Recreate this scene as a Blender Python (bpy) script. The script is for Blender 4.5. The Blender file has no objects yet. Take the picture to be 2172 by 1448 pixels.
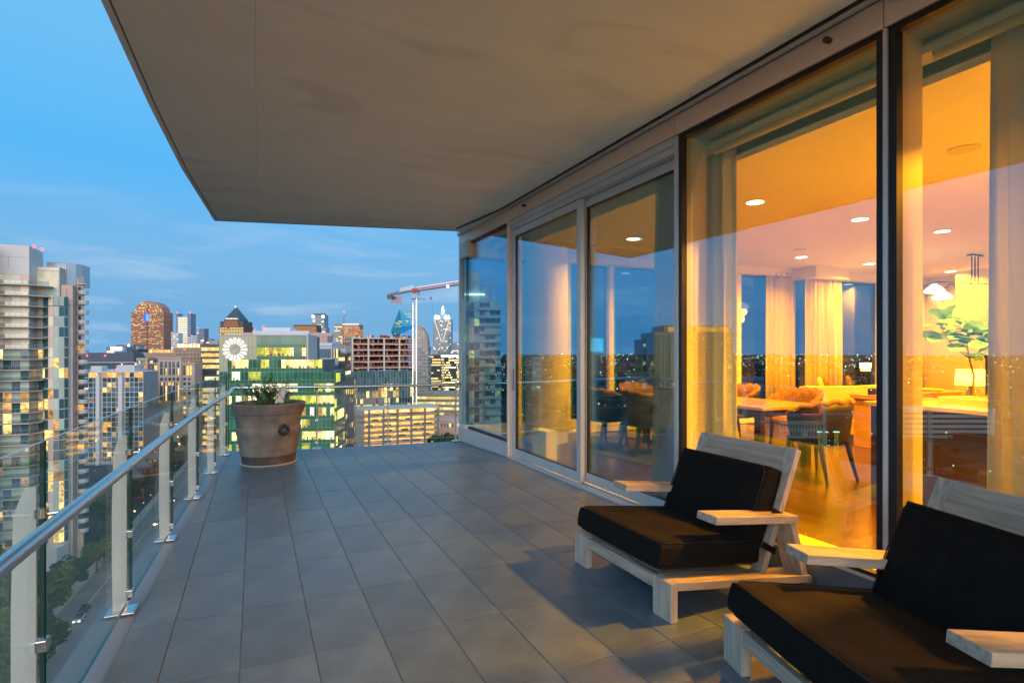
import bpy, bmesh, math, random
from math import sin, cos, tan, pi, radians as R, atan2, sqrt
from mathutils import Vector, Matrix
rnd = random.Random(7)
scene = bpy.context.scene
COL = scene.collection

# ------------------------------------------------------------------ camera, sky, exposure
EYE = 1.40
YAW = R(25.2)
FPX = 1158.0
cam_d = bpy.data.cameras.new('camera')
cam = bpy.data.objects.new('camera', cam_d); COL.objects.link(cam)
cam.location = (0, 0, EYE); cam.rotation_euler = (R(90), 0, -YAW)
cam_d.sensor_width = 36.0; cam_d.lens = 36.0 * FPX / 2172.0
cam_d.shift_y = 22.0 / 2172.0
cam_d.clip_start = 0.05; cam_d.clip_end = 30000
scene.camera = cam

world = bpy.data.worlds.new('World'); scene.world = world; world.use_nodes = True
wn = world.node_tree; wn.nodes.clear()
def N(t, ty, **k):
    n = t.nodes.new(ty)
    for a, b in k.items(): setattr(n, a, b)
    return n
out = N(wn, 'ShaderNodeOutputWorld'); bg = N(wn, 'ShaderNodeBackground')
sky = N(wn, 'ShaderNodeTexSky', sky_type='NISHITA')
sky.sun_disc = False; sky.sun_elevation = R(-2.5); sky.sun_rotation = R(200)
sky.altitude = 150; sky.air_density = 1.0; sky.dust_density = 0.6; sky.ozone_density = 3.0
tc = N(wn, 'ShaderNodeTexCoord'); sep = N(wn, 'ShaderNodeSeparateXYZ')
wn.links.new(tc.outputs['Generated'], sep.inputs[0])
ramp = N(wn, 'ShaderNodeValToRGB')
wn.links.new(sep.outputs['Z'], ramp.inputs[0])
els = ramp.color_ramp.elements
els[0].position = 0.0; els[0].color = (0.20, 0.46, 0.77, 1)
els[1].position = 1.0; els[1].color = (0.14, 0.52, 0.92, 1)
for p, c in ((0.05, (0.195, 0.465, 0.78, 1)), (0.14, (0.19, 0.50, 0.84, 1)), (0.28, (0.085, 0.49, 0.93, 1)), (0.42, (0.15, 0.53, 0.90, 1)), (0.6, (0.16, 0.55, 0.90, 1))):
    e = els.new(p); e.color = c
mixs = N(wn, 'ShaderNodeMix', data_type='RGBA'); mixs.inputs[0].default_value = 0.9
gain = N(wn, 'ShaderNodeMix', data_type='RGBA', blend_type='MULTIPLY'); gain.inputs[0].default_value = 1
gain.inputs[7].default_value = (6, 6, 6, 1)
wn.links.new(sky.outputs[0], gain.inputs[6])
wn.links.new(gain.outputs[2], mixs.inputs[6]); wn.links.new(ramp.outputs[0], mixs.inputs[7])
# thin evening clouds
mp = N(wn, 'ShaderNodeMapping'); mp.inputs['Scale'].default_value = (2.2, 2.2, 13); mp.inputs['Rotation'].default_value = (0.1, 0.12, 0.5)
cn = N(wn, 'ShaderNodeTexNoise'); cn.inputs['Scale'].default_value = 1.9; cn.inputs['Detail'].default_value = 8; cn.inputs['Roughness'].default_value = 0.55
cn.inputs['Distortion'].default_value = 0.35
wn.links.new(tc.outputs['Generated'], mp.inputs[0]); wn.links.new(mp.outputs[0], cn.inputs['Vector'])
cr = N(wn, 'ShaderNodeMapRange'); cr.inputs[1].default_value = 0.50; cr.inputs[2].default_value = 0.72; cr.inputs[4].default_value = 0.75
wn.links.new(cn.outputs[0], cr.inputs[0])
cz = N(wn, 'ShaderNodeMapRange'); cz.inputs[1].default_value = 0.27; cz.inputs[2].default_value = 0.10
wn.links.new(sep.outputs['Z'], cz.inputs[0])
cm = N(wn, 'ShaderNodeMath', operation='MULTIPLY'); wn.links.new(cr.outputs[0], cm.inputs[0]); wn.links.new(cz.outputs[0], cm.inputs[1])
mixc = N(wn, 'ShaderNodeMix', data_type='RGBA'); mixc.inputs[7].default_value = (0.46, 0.62, 0.82, 1)
wn.links.new(cm.outputs[0], mixc.inputs[0]); wn.links.new(mixs.outputs[2], mixc.inputs[6])
wn.links.new(mixc.outputs[2], bg.inputs[0]); bg.inputs[1].default_value = 0.645
wn.links.new(bg.outputs[0], out.inputs[0])

# soft afterglow of the sun that has just set behind the balcony
sd_ = bpy.data.lights.new('afterglow', 'SUN'); sd_.energy = 2.3; sd_.angle = R(75); sd_.color = (1.0, 0.82, 0.70)
so = bpy.data.objects.new('afterglow', sd_); COL.objects.link(so); so.rotation_euler = (R(77), 0, R(-14))
scene.view_settings.view_transform = 'Standard'; scene.view_settings.look = 'None'
scene.view_settings.exposure = 0.70; scene.view_settings.gamma = 1.0
scene.render.engine = 'CYCLES'
cy = scene.cycles
cy.use_denoising = True; cy.max_bounces = 9; cy.diffuse_bounces = 4; cy.glossy_bounces = 5; cy.transmission_bounces = 4
cy.transparent_max_bounces = 16; cy.caustics_reflective = True; cy.caustics_refractive = False; cy.sample_clamp_indirect = 8.0; cy.blur_glossy = 1.0
GROUND = -68.0

# ------------------------------------------------------------------ placing
def cam2w(r, d):
    "right and forward distance from the camera -> world x, y"
    return (r * cos(YAW) + d * sin(YAW), d * cos(YAW) - r * sin(YAW))
def at(px, d): return cam2w((px - 1086) / FPX * d, d)
def zat(py, d): return EYE + (746 - py) / FPX * d

# ------------------------------------------------------------------ materials
MATS = {}
def mat(name, col, rough=0.6, metal=0.0, var=0.0, vscale=3.0, bump=0.0, bscale=60, spec=0.5, rand=0.0, coat=0.0, stain=None, stretch=None):
    if name in MATS: return MATS[name]
    m = bpy.data.materials.new(name); m.use_nodes = True; t = m.node_tree
    b = t.nodes['Principled BSDF']
    b.inputs['Base Color'].default_value = (*col, 1); b.inputs['Roughness'].default_value = rough
    b.inputs['Metallic'].default_value = metal; b.inputs['Specular IOR Level'].default_value = spec
    b.inputs['Coat Weight'].default_value = coat
    co = N(t, 'ShaderNodeTexCoord'); vec = co.outputs['Object']
    if stretch:
        mpp = N(t, 'ShaderNodeMapping'); mpp.inputs['Scale'].default_value = stretch
        t.links.new(vec, mpp.inputs[0]); vec = mpp.outputs[0]
    cur = None
    if var:
        n = N(t, 'ShaderNodeTexNoise'); n.inputs['Scale'].default_value = vscale; n.inputs['Detail'].default_value = 6
        t.links.new(vec, n.inputs['Vector'])
        mr = N(t, 'ShaderNodeMapRange'); mr.inputs[1].default_value = 0.3; mr.inputs[2].default_value = 0.7
        mr.inputs[3].default_value = 1 - var; mr.inputs[4].default_value = 1 + var
        t.links.new(n.outputs[0], mr.inputs[0])
        hs = N(t, 'ShaderNodeHueSaturation'); hs.inputs['Color'].default_value = (*col, 1)
        t.links.new(mr.outputs[0], hs.inputs['Value']); cur = hs.outputs[0]
        rr = N(t, 'ShaderNodeMapRange'); rr.inputs[3].default_value = max(0, rough - 0.08); rr.inputs[4].default_value = min(1, rough + 0.08)
        t.links.new(n.outputs[0], rr.inputs[0]); t.links.new(rr.outputs[0], b.inputs['Roughness'])
    if rand:
        oi = N(t, 'ShaderNodeObjectInfo')
        mr = N(t, 'ShaderNodeMapRange'); mr.inputs[3].default_value = 1 - rand; mr.inputs[4].default_value = 1 + rand
        t.links.new(oi.outputs['Random'], mr.inputs[0])
        hs = N(t, 'ShaderNodeHueSaturation'); hs.inputs['Color'].default_value = (*col, 1)
        if cur: t.links.new(cur, hs.inputs['Color'])
        t.links.new(mr.outputs[0], hs.inputs['Value']); cur = hs.outputs[0]
    if stain:
        scol, sscale, lo, hi, amt = stain
        n = N(t, 'ShaderNodeTexNoise'); n.inputs['Scale'].default_value = sscale; n.inputs['Detail'].default_value = 8; n.inputs['Distortion'].default_value = 1.2
        t.links.new(vec, n.inputs['Vector'])
        mr = N(t, 'ShaderNodeMapRange'); mr.inputs[1].default_value = lo; mr.inputs[2].default_value = hi; mr.inputs[4].default_value = amt
        t.links.new(n.outputs[0], mr.inputs[0])
        mx = N(t, 'ShaderNodeMix', data_type='RGBA'); mx.inputs[6].default_value = (*col, 1); mx.inputs[7].default_value = (*scol, 1)
        if cur: t.links.new(cur, mx.inputs[6])
        t.links.new(mr.outputs[0], mx.inputs[0]); cur = mx.outputs[2]
    if cur: t.links.new(cur, b.inputs['Base Color'])
    if bump:
        n = N(t, 'ShaderNodeTexNoise'); n.inputs['Scale'].default_value = bscale; n.inputs['Detail'].default_value = 4
        t.links.new(vec, n.inputs['Vector'])
        bm = N(t, 'ShaderNodeBump'); bm.inputs['Strength'].default_value = bump; bm.inputs['Distance'].default_value = 0.01
        t.links.new(n.outputs[0], bm.inputs['Height']); t.links.new(bm.outputs[0], b.inputs['Normal'])
    MATS[name] = m
    return m
def glow(name, col, s, rooms=0.0, scale=0.35, sample=False):
    "something that gives off light: a lit window, a lamp"
    if name in MATS: return MATS[name]
    m = bpy.data.materials.new(name); m.use_nodes = True; t = m.node_tree; t.nodes.clear()
    o = N(t, 'ShaderNodeOutputMaterial'); e = N(t, 'ShaderNodeEmission')
    e.inputs[0].default_value = (*col, 1); e.inputs[1].default_value = s
    t.links.new(e.outputs[0], o.inputs[0])
    if rooms:
        co = N(t, 'ShaderNodeNewGeometry'); n = N(t, 'ShaderNodeTexNoise'); n.inputs['Scale'].default_value = scale; n.inputs['Detail'].default_value = 5; n.inputs['Roughness'].default_value = .7
        t.links.new(co.outputs['Position'], n.inputs['Vector'])
        mr = N(t, 'ShaderNodeMapRange'); mr.inputs[1].default_value = 0.35; mr.inputs[2].default_value = 0.68
        mr.inputs[3].default_value = s * (1 - rooms); mr.inputs[4].default_value = s * (1 + rooms)
        t.links.new(n.outputs[0], mr.inputs[0])
        oi = N(t, 'ShaderNodeObjectInfo'); mo = N(t, 'ShaderNodeMapRange'); mo.inputs[3].default_value = 0.55; mo.inputs[4].default_value = 1.35
        t.links.new(oi.outputs['Random'], mo.inputs[0])
        mm = N(t, 'ShaderNodeMath', operation='MULTIPLY'); t.links.new(mr.outputs[0], mm.inputs[0]); t.links.new(mo.outputs[0], mm.inputs[1])
        t.links.new(mm.outputs[0], e.inputs[1])
    if not sample: m.cycles.emission_sampling = 'NONE'
    MATS[name] = m
    return m
def pane_mat(name, tint, refl, graze=0.35, rcol=(1, 1, 1)):
    if name in MATS: return MATS[name]
    m = bpy.data.materials.new(name); m.use_nodes = True; t = m.node_tree; t.nodes.clear()
    o = N(t, 'ShaderNodeOutputMaterial'); mx = N(t, 'ShaderNodeMixShader')
    tr = N(t, 'ShaderNodeBsdfTransparent'); tr.inputs[0].default_value = (*tint, 1)
    gl = N(t, 'ShaderNodeBsdfGlossy'); gl.inputs['Roughness'].default_value = 0.0; gl.inputs[0].default_value = (*rcol, 1)
    lw = N(t, 'ShaderNodeLayerWeight'); lw.inputs[0].default_value = 0.25
    mr = N(t, 'ShaderNodeMapRange'); mr.inputs[3].default_value = refl; mr.inputs[4].default_value = refl + graze
    t.links.new(lw.outputs['Fresnel'], mr.inputs[0]); t.links.new(mr.outputs[0], mx.inputs[0])
    t.links.new(tr.outputs[0], mx.inputs[1]); t.links.new(gl.outputs[0], mx.inputs[2]); t.links.new(mx.outputs[0], o.inputs[0])
    MATS[name] = m
    return m
def cloth_mat(name, col, trans=0.4):
    if name in MATS: return MATS[name]
    m = bpy.data.materials.new(name); m.use_nodes = True; t = m.node_tree; t.nodes.clear()
    o = N(t, 'ShaderNodeOutputMaterial'); mx = N(t, 'ShaderNodeMixShader'); mx.inputs[0].default_value = trans
    a = N(t, 'ShaderNodeBsdfDiffuse'); b = N(t, 'ShaderNodeBsdfTranslucent')
    a.inputs[0].default_value = b.inputs[0].default_value = (*col, 1)
    t.links.new(a.outputs[0], mx.inputs[1]); t.links.new(b.outputs[0], mx.inputs[2]); t.links.new(mx.outputs[0], o.inputs[0])
    MATS[name] = m
    return m

# ------------------------------------------------------------------ objects
def tag(o, label=None, cat=None, group=None, kind=None):
    if label: o['label'] = label
    if cat: o['category'] = cat
    if group: o['group'] = group
    if kind: o['kind'] = kind
    return o
def link(name, me, parent=None, loc=(0, 0, 0), rz=0.0):
    o = bpy.data.objects.new(name, me); COL.objects.link(o)
    o.location = loc; o.rotation_euler = (0, 0, rz)
    if parent: o.parent = parent
    return o
def empty(name, loc, rz, label, cat, group=None):
    o = link(name, None, None, loc, rz); o.empty_display_size = 0.3
    return tag(o, label, cat, group)
class MB:
    def __init__(s): s.v = []; s.f = []; s.m = []
    def quad(s, a, b, c, d, mi=0):
        n = len(s.v); s.v += [a, b, c, d]; s.f.append((n, n + 1, n + 2, n + 3)); s.m.append(mi); return s
    def box(s, x0, x1, y0, y1, z0, z1, mi=0):
        n = len(s.v)
        s.v += [(x0, y0, z0), (x1, y0, z0), (x1, y1, z0), (x0, y1, z0), (x0, y0, z1), (x1, y0, z1), (x1, y1, z1), (x0, y1, z1)]
        s.f += [(n, n + 3, n + 2, n + 1), (n + 4, n + 5, n + 6, n + 7), (n, n + 1, n + 5, n + 4), (n + 1, n + 2, n + 6, n + 5), (n + 2, n + 3, n + 7, n + 6), (n + 3, n, n + 4, n + 7)]
        s.m += [mi] * 6; return s
    def prism(s, pts, z0, z1, mi=0, side=None):
        "closed polygon pts (x,y) counter-clockwise, raised from z0 to z1 (numbers or per-point lists)"
        n = len(s.v); k = len(pts)
        Z0 = z0 if isinstance(z0, (list, tuple)) else [z0] * k
        Z1 = z1 if isinstance(z1, (list, tuple)) else [z1] * k
        s.v += [(p[0], p[1], z) for p, z in zip(pts, Z0)] + [(p[0], p[1], z) for p, z in zip(pts, Z1)]
        s.f.append(tuple(n + i for i in reversed(range(k)))); s.f.append(tuple(n + k + i for i in range(k))); s.m += [mi, mi]
        for i in range(k):
            j = (i + 1) % k
            s.f.append((n + i, n + j, n + k + j, n + k + i)); s.m.append(mi if side is None else side)
        return s
    def hull8(s, p, mi=0):
        "box from 8 corners ordered like box()"
        n = len(s.v); s.v += [tuple(q) for q in p]
        s.f += [(n, n + 3, n + 2, n + 1), (n + 4, n + 5, n + 6, n + 7), (n, n + 1, n + 5, n + 4), (n + 1, n + 2, n + 6, n + 5), (n + 2, n + 3, n + 7, n + 6), (n + 3, n, n + 4, n + 7)]
        s.m += [mi] * 6; return s
    def bar(s, a, b, w, h=None, mi=0):
        "square bar from a to b"
        h = h or w
        a = Vector(a); b = Vector(b); d = (b - a).normalized()
        u = d.cross(Vector((0, 0, 1)))
        if u.length < 1e-4: u = Vector((1, 0, 0))
        u.normalize(); v = u.cross(d).normalized(); u *= w / 2; v *= h / 2
        return s.hull8([a - u - v, a + u - v, b + u - v, b - u - v, a - u + v, a + u + v, b + u + v, b - u + v], mi)
    def tube(s, path, r, seg=10, mi=0, caps=True):
        P = [Vector(p) for p in path]; k = len(P); rr = r if isinstance(r, (list, tuple)) else [r] * k
        n = len(s.v); up = None
        for i, p in enumerate(P):
            d = (P[min(i + 1, k - 1)] - P[max(i - 1, 0)]).normalized()
            if up is None or abs(d.dot(up)) > 0.98: up = Vector((0, 0, 1)) if abs(d.z) < 0.9 else Vector((1, 0, 0))
            u = d.cross(up).normalized(); v = u.cross(d).normalized()
            for j in range(seg):
                a = 2 * pi * j / seg
                s.v.append(tuple(p + (u * cos(a) + v * sin(a)) * rr[i]))
        for i in range(k - 1):
            for j in range(seg):
                j2 = (j + 1) % seg
                s.f.append((n + i * seg + j, n + i * seg + j2, n + (i + 1) * seg + j2, n + (i + 1) * seg + j)); s.m.append(mi)
        if caps:
            s.f.append(tuple(n + j for j in reversed(range(seg)))); s.f.append(tuple(n + (k - 1) * seg + j for j in range(seg))); s.m += [mi, mi]
        return s
    def lathe(s, prof, c=(0, 0, 0), seg=32, mi=0, sx=1, sy=1, close=True):
        n = len(s.v); k = len(prof)
        for r, z in prof:
            for j in range(seg):
                a = 2 * pi * j / seg
                s.v.append((c[0] + r * cos(a) * sx, c[1] + r * sin(a) * sy, c[2] + z))
        for i in range(k - 1):
            for j in range(seg):
                j2 = (j + 1) % seg
                s.f.append((n + i * seg + j, n + i * seg + j2, n + (i + 1) * seg + j2, n + (i + 1) * seg + j)); s.m.append(mi)
        if close:
            s.f.append(tuple(n + j for j in reversed(range(seg)))); s.f.append(tuple(n + (k - 1) * seg + j for j in range(seg))); s.m += [mi, mi]
        return s
    def build(s, name, mats, parent=None, loc=(0, 0, 0), rz=0.0, smooth=False, bevel=0.0, kind=None, sub=0, segs=2, label=None):
        me = bpy.data.meshes.new(name); me.from_pydata(s.v, [], s.f)
        if not isinstance(mats, (list, tuple)): mats = [mats]
        for m in mats: me.materials.append(m)
        if len(mats) > 1: me.polygons.foreach_set('material_index', s.m)
        if bevel:
            bm = bmesh.new(); bm.from_mesh(me); bmesh.ops.remove_doubles(bm, verts=bm.verts, dist=1e-5)
            ed = [e for e in bm.edges if len(e.link_faces) == 2 and e.calc_face_angle(0) > 0.5]
            bmesh.ops.bevel(bm, geom=ed, offset=bevel, segments=segs, profile=0.5, affect='EDGES', clamp_overlap=True)
            bm.to_mesh(me); bm.free()
        if smooth:
            me.polygons.foreach_set('use_smooth', [True] * len(me.polygons))
            try: me.set_sharp_from_angle(angle=R(40))
            except Exception: pass
        me.update()
        o = link(name, me, parent, loc, rz)
        if sub:
            md = o.modifiers.new('s', 'SUBSURF'); md.levels = md.render_levels = sub
        if kind: o['kind'] = kind
        if label: o['label'] = label
        return o
UNIT = {}
def ubox(name, m, x0, x1, y0, y1, z0, z1, parent=None, rz=0.0):
    "a box whose mesh is shared between all boxes of one material"
    if m.name not in UNIT:
        b = MB().box(-.5, .5, -.5, .5, -.5, .5); me = bpy.data.meshes.new('block'); me.from_pydata(b.v, [], b.f); me.materials.append(m); UNIT[m.name] = me
    o = link(name, UNIT[m.name], parent, ((x0 + x1) / 2, (y0 + y1) / 2, (z0 + z1) / 2), rz)
    o.scale = (x1 - x0, y1 - y0, z1 - z0)
    return o
def clip(poly, a, b):
    "keep the part of poly left of the line a->b"
    o = []
    def sd(p): return (b[0] - a[0]) * (p[1] - a[1]) - (b[1] - a[1]) * (p[0] - a[0])
    for i, p in enumerate(poly):
        q = poly[(i + 1) % len(poly)]; s, t = sd(p), sd(q)
        if s >= 0: o.append(p)
        if (s > 0 > t) or (s < 0 < t):
            k = s / (s - t); o.append((p[0] + (q[0] - p[0]) * k, p[1] + (q[1] - p[1]) * k))
    return o
def area(p): return abs(sum(p[i][0] * p[(i + 1) % len(p)][1] - p[(i + 1) % len(p)][0] * p[i][1] for i in range(len(p)))) / 2
# ================================================================== the balcony
GL = [(-0.64, -3.2), (-0.672, -1.3), (-0.685, -0.1), (-0.672, 1.1), (-0.645, 2.33), (-0.61, 3.55), (-0.563, 4.78), (-0.497, 6.02), (-0.418, 7.19), (-0.350, 8.36), (-0.335, 8.60)]
FAR = [(-0.335, 8.60), (0.80, 8.30), (1.80, 8.17), (2.84, 8.07)]
WX = 3.06                                    # outer plane of the window wall
WALL = [(WX, -3.2), (WX, 6.60), (2.885, 8.05)]
m_tile = mat('porcelain', (0.112, 0.170, 0.222), 0.36, var=0.22, vscale=5, bump=0.12, bscale=90, rand=0.12, spec=0.6, stain=((0.060, 0.085, 0.10), 1.4, 0.42, 0.72, 0.8))
m_grout = mat('grout', (0.34, 0.27, 0.21), 0.9, var=0.2, vscale=8)
m_slab = mat('slab_paint', (0.15, 0.205, 0.25), 0.45, var=0.1, vscale=2, bump=0.05)
m_soffit = mat('soffit_plaster', (0.86, 0.94, 0.88), 0.85, var=0.04, vscale=1.2, bump=0.25, bscale=14, stretch=(0.55, 1.7, 1), stain=((0.42, 0.44, 0.40), 0.9, 0.57, 0.68, 0.20))
m_alu = mat('pale_aluminium', (0.62, 0.66, 0.68), 0.38, metal=0.35, var=0.04, vscale=3)
m_bronze = mat('bronze_panel', (0.95, 0.70, 0.52), 0.42, metal=0.0, var=0.06, vscale=1.5)
m_gasket = mat('black_gasket', (0.012, 0.012, 0.014), 0.45)
m_fin = mat('champagne_metal', (0.55, 0.47, 0.34), 0.45, metal=0.3, var=0.05)
m_steel = mat('brushed_steel', (0.66, 0.63, 0.60), 0.24, metal=1.0, var=0.05, vscale=20, stretch=(1, 0.05, 1))
m_post = mat('post_paint', (0.60, 0.61, 0.58), 0.5, metal=0.1, var=0.05, vscale=4)
m_glass = pane_mat('railing_glass', (0.93, 0.975, 0.955), 0.015, 0.30)
m_edge = mat('green_glass_edge', (0.01, 0.05, 0.045), 0.12, spec=0.9)
m_edgetop = mat('glass_edge_highlight', (0.30, 0.44, 0.45), 0.15, spec=0.9)  # top edge paler than the others: its highlight is painted into the colour
m_wglass = pane_mat('window_glass', (0.97, 0.97, 0.95), 0.140, 0.55, (0.40, 0.82, 0.98))

slab_poly = [(x - 0.155 + (0.02 * max(0, y - 5)), y) for x, y in GL[:-1]] + [(-0.47, 8.76)] + [(x, y + 0.10) for x, y in FAR[1:]] + [(3.05, 8.14), (3.2, 8.5), (3.3, 8.5), (3.3, -3.2)]
slab_poly = slab_poly[::-1]
s = MB().prism(slab_poly, -0.30, -0.004).build('balcony_floor', m_slab, kind='structure')
s['label'] = 'balcony floor slab with a smooth painted rim under the glass railing'
bed = [(x + 0.045, y) for x, y in GL] + [(2.86, 7.99), (3.00, 6.6), (3.00, -3.2)]
bed[-4] = (-0.29, 8.52)
MB().prism(bed[::-1], -0.0038, -0.0012).build('grout_bed', m_grout, s)
# floor tiles, each one an object
TW, TL, X0, Y0 = 0.314, 0.612, -0.061, 3.30
full = MB().prism([(0.0025, 0.0025), (TW - .0025, .0025), (TW - .0025, TL - .0025), (.0025, TL - .0025)], -0.001, 0.0035).build('tile', m_tile, s, bevel=0.0012, segs=1)
full_me = full.data; bpy.data.objects.remove(full)
hole = [(x + 0.05, y) for x, y in GL[:-1]] + [(-0.285, 8.50)]
for i in range(-3, 11):
    for j in range(-10, 10):
        xa, ya = X0 + i * TW, Y0 + j * TL
        p = [(.0025, .0025), (TW - .0025, .0025), (TW - .0025, TL - .0025), (.0025, TL - .0025)]
        q = [(xa + a, ya + b) for a, b in p]
        A0 = area(q)
        for a, b in zip(hole[:-1], hole[1:]): q = clip(q, b, a)
        q = clip(q, (2.86, 7.985), (-0.285, 8.50)) if q else q
        q = clip(q, (2.995, -5), (2.995, 6.6)) if q else q
        q = clip(q, (2.995, 6.6), (2.83, 8.03)) if q else q
        if len(q) < 3 or area(q) < 4e-4: continue
        dz = rnd.uniform(-.0004, .0006)
        if area(q) > A0 * 0.999: link('tile', full_me, s, (xa, ya, dz))
        else: MB().prism(q, -0.001 + dz, 0.0035 + dz).build('tile', m_tile, s)

# soffit above
ceil_poly = [(x - 0.13, y) for x, y in GL[:5]] + [(-0.755, 3.6), (-0.74, 5.0), (-0.69, 6.6), (-0.60, 8.0), (-0.535, 9.02)] + [(2.93, 8.16), (3.0, 8.5), (3.4, 8.5), (3.4, -3.2)]
ceil_poly[:5] = [(-0.72, -3.2), (-0.78, -1.3), (-0.80, -0.1), (-0.80, 1.1), (-0.79, 2.33)]
c = MB().prism(ceil_poly[::-1], 3.30, 3.62).build('balcony_ceiling', m_soffit, kind='structure')
c['label'] = 'pale stained soffit of the balcony above'
drip = mat('drip_strip', (0.20, 0.19, 0.18), 0.7)
g = MB()
for a, b in zip(ceil_poly[:9], ceil_poly[1:10]):
    g.bar((a[0] + 0.045, a[1], 3.2985), (b[0] + 0.045, b[1] - (0.03 if b[1] > 9 else 0), 3.2985), 0.010, 0.004)
g.bar((-0.49, 8.96, 3.2985), (2.93, 8.11, 3.2985), 0.010, 0.004)
g.build('drip_groove', drip, c)
m_seam = mat('soffit_seam', (0.66, 0.72, 0.70), 0.9)
for (a, b) in (((0.02, 8.55), (-0.02, -3)), ((-0.55, 5.55), (2.93, 4.6))):
    MB().bar((a[0], a[1], 3.2995), (b[0], b[1], 3.2995), 0.004, 0.0016).build('seam', m_seam, c)
# trim where the soffit meets the window wall
MB().bar((2.955, -3.2, 3.292), (2.955, 6.6, 3.292), 0.012, 0.016).bar((2.955, 6.6, 3.292), (2.80, 7.96, 3.292), 0.012, 0.016).build('shadow_trim', m_gasket, c)
MB().bar((2.99, -3.2, 3.290), (2.99, 6.6, 3.290), 0.05, 0.02).bar((2.99, 6.6, 3.290), (2.835, 7.98, 3.290), 0.05, 0.02).build('edge_trim', m_alu, c)

# ------------------------------------------------------------------ glass railing
rl = empty('glass_railing', (0, 0, 0), 0, 'clear glass balcony railing with a round steel handrail and flat blade posts', 'railing')
line = GL[:-1]
def pane(a, b, z0, z1, gap=0.008):
    a = Vector((*a, 0)); b = Vector((*b, 0)); d = (b - a).normalized(); n = Vector((-d.y, d.x, 0)) * 0.0065
    a = a + d * gap; b = b - d * gap
    m = MB(); P = [a - n, b - n, b + n, a + n]
    lo = [(p.x, p.y, z0) for p in P]; hi = [(p.x, p.y, z1) for p in P]
    m.v = lo + hi; m.f = [(0, 3, 2, 1), (4, 5, 6, 7), (0, 1, 5, 4), (1, 2, 6, 5), (2, 3, 7, 6), (3, 0, 4, 7)]; m.m = [1, 2, 0, 1, 0, 1]
    return m.build('glass_pane', [m_glass, m_edge, m_edgetop], rl)
for a, b in zip(line[:-1], line[1:]): pane(a, b, 0.075, 1.10)
pane(GL[-2], GL[-1], 0.075, 1.10)
for a, b in zip(FAR[:-1], FAR[1:]): pane((a[0] + (0.03 if a is FAR[0] else 0), a[1]), b, 0.075, 1.10)
def post(p, d):
    "p on the glass line, d = outward direction"
    d = Vector((*d, 0)).normalized(); t = Vector((-d.y, d.x, 0)); P = Vector((*p, 0))
    def pt(o, s, z): q = P + d * o + t * s; return (q.x, q.y, z)
    m = MB(); prof = [(0.0, 0, .078), (0.25, 0, .082), (0.55, 0, .082), (0.86, 0, .076), (0.95, 0, .046)]
    for (z0, a0, b0), (z1, a1, b1) in zip(prof[:-1], prof[1:]):
        a0, a1 = 0.016, 0.016
        m.hull8([pt(a0, -.006, z0), pt(b0, -.006, z0), pt(b0, .006, z0), pt(a0, .006, z0), pt(a1, -.006, z1), pt(b1, -.006, z1), pt(b1, .006, z1), pt(a1, .006, z1)])
    o = m.build('post', m_post, rl)
    ang = atan2(d.y, d.x)
    MB().box(-0.03, 0.105, -0.06, 0.06, 0.0, 0.010).build('base_plate', m_steel, o, (p[0], p[1], 0.004), ang, bevel=0.003)
    for z in (0.10, 0.42):
        MB().box(-0.016, 0.016, -0.024, 0.024, -0.02, 0.02).build('clip', m_steel, o, (p[0], p[1], z), ang, bevel=0.004)
    MB().tube([(0.016, 0, 0.86), (-0.02, 0, 0.855), (-0.10, 0, 0.862), (-0.115, 0, 0.885)], 0.007, 8).lathe([(0.020, 0), (0.020, 0.03)], (0.004, 0, 0.845), 12).build('bracket', m_steel, o, (p[0], p[1], 0), ang, smooth=True)
    return o
for i in range(1, len(line)):
    a, b = line[i - 1], line[min(i + 1, len(line) - 1)]; d = Vector((b[0] - a[0], b[1] - a[1], 0)).normalized()
    post(line[i], (-d.y, d.x))
for i in range(1, 4): post(FAR[i], (0.13, 1))
post((-0.17, 8.555), (0.25, 1))
hr = [(x + 0.125, y, 0.90) for x, y in GL[:-2]] + [(-0.285, 8.20, 0.90), (-0.270, 8.485, 0.90)]
hr = [(hr[0][0], hr[0][1], .9)] + hr[1:]
MB().tube(hr, 0.0215, 16).build('handrail', m_steel, rl, smooth=True)
MB().tube([(-0.270, 8.485, 0.90), (0.80, 8.185, 0.90), (1.80, 8.04, 0.90), (2.86, 7.90, 0.90)], 0.0215, 16).build('handrail', m_steel, rl, smooth=True)
MB().tube([(-0.25, 8.56, 0.075), (0.80, 8.29, 0.075), (1.80, 8.16, 0.075), (2.84, 8.06, 0.075)], 0.006, 8).build('bottom_rail', m_steel, rl)

# ------------------------------------------------------------------ window wall
GT = 3.13                                    # top of the glass
def obox(mb, x0, x1, y0, y1, z0, z1, mi=0): return mb.box(x0, x1, y0, y1, z0, z1, mi)
hd = tag(MB().box(WX - 0.004, WX + 0.30, -3.2, 6.60, GT, 3.31).build('window_wall_header', mat('header_core', (.1, .1, .1), 0.8), kind='structure'))
ys = [-3.2, -1.4, 0.2, 1.795, 3.40, 4.98, 6.60]
for a, b in zip(ys[:-1], ys[1:]):
    MB().box(WX - 0.022, WX - 0.005, a + 0.003, b - 0.003, GT + 0.002, 3.286).build('header_panel', m_bronze, hd, bevel=0.002)
def panel_pts(t, off):          # along the slanted end bay
    a = Vector((WX, 6.60, 0)); b = Vector((3.04, 8.46, 0)); d = (b - a).normalized(); n = Vector((-d.y, d.x, 0))
    return a + (b - a) * t + n * off
def slant(mb, t0, t1, o0, o1, z0, z1, mi=0):
    p = [panel_pts(t0, o0), panel_pts(t1, o0), panel_pts(t1, o1), panel_pts(t0, o1)]
    return mb.hull8([(q.x, q.y, z0) for q in (p[0], p[3], p[2], p[1])] + [(q.x, q.y, z1) for q in (p[0], p[3], p[2], p[1])], mi)
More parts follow.
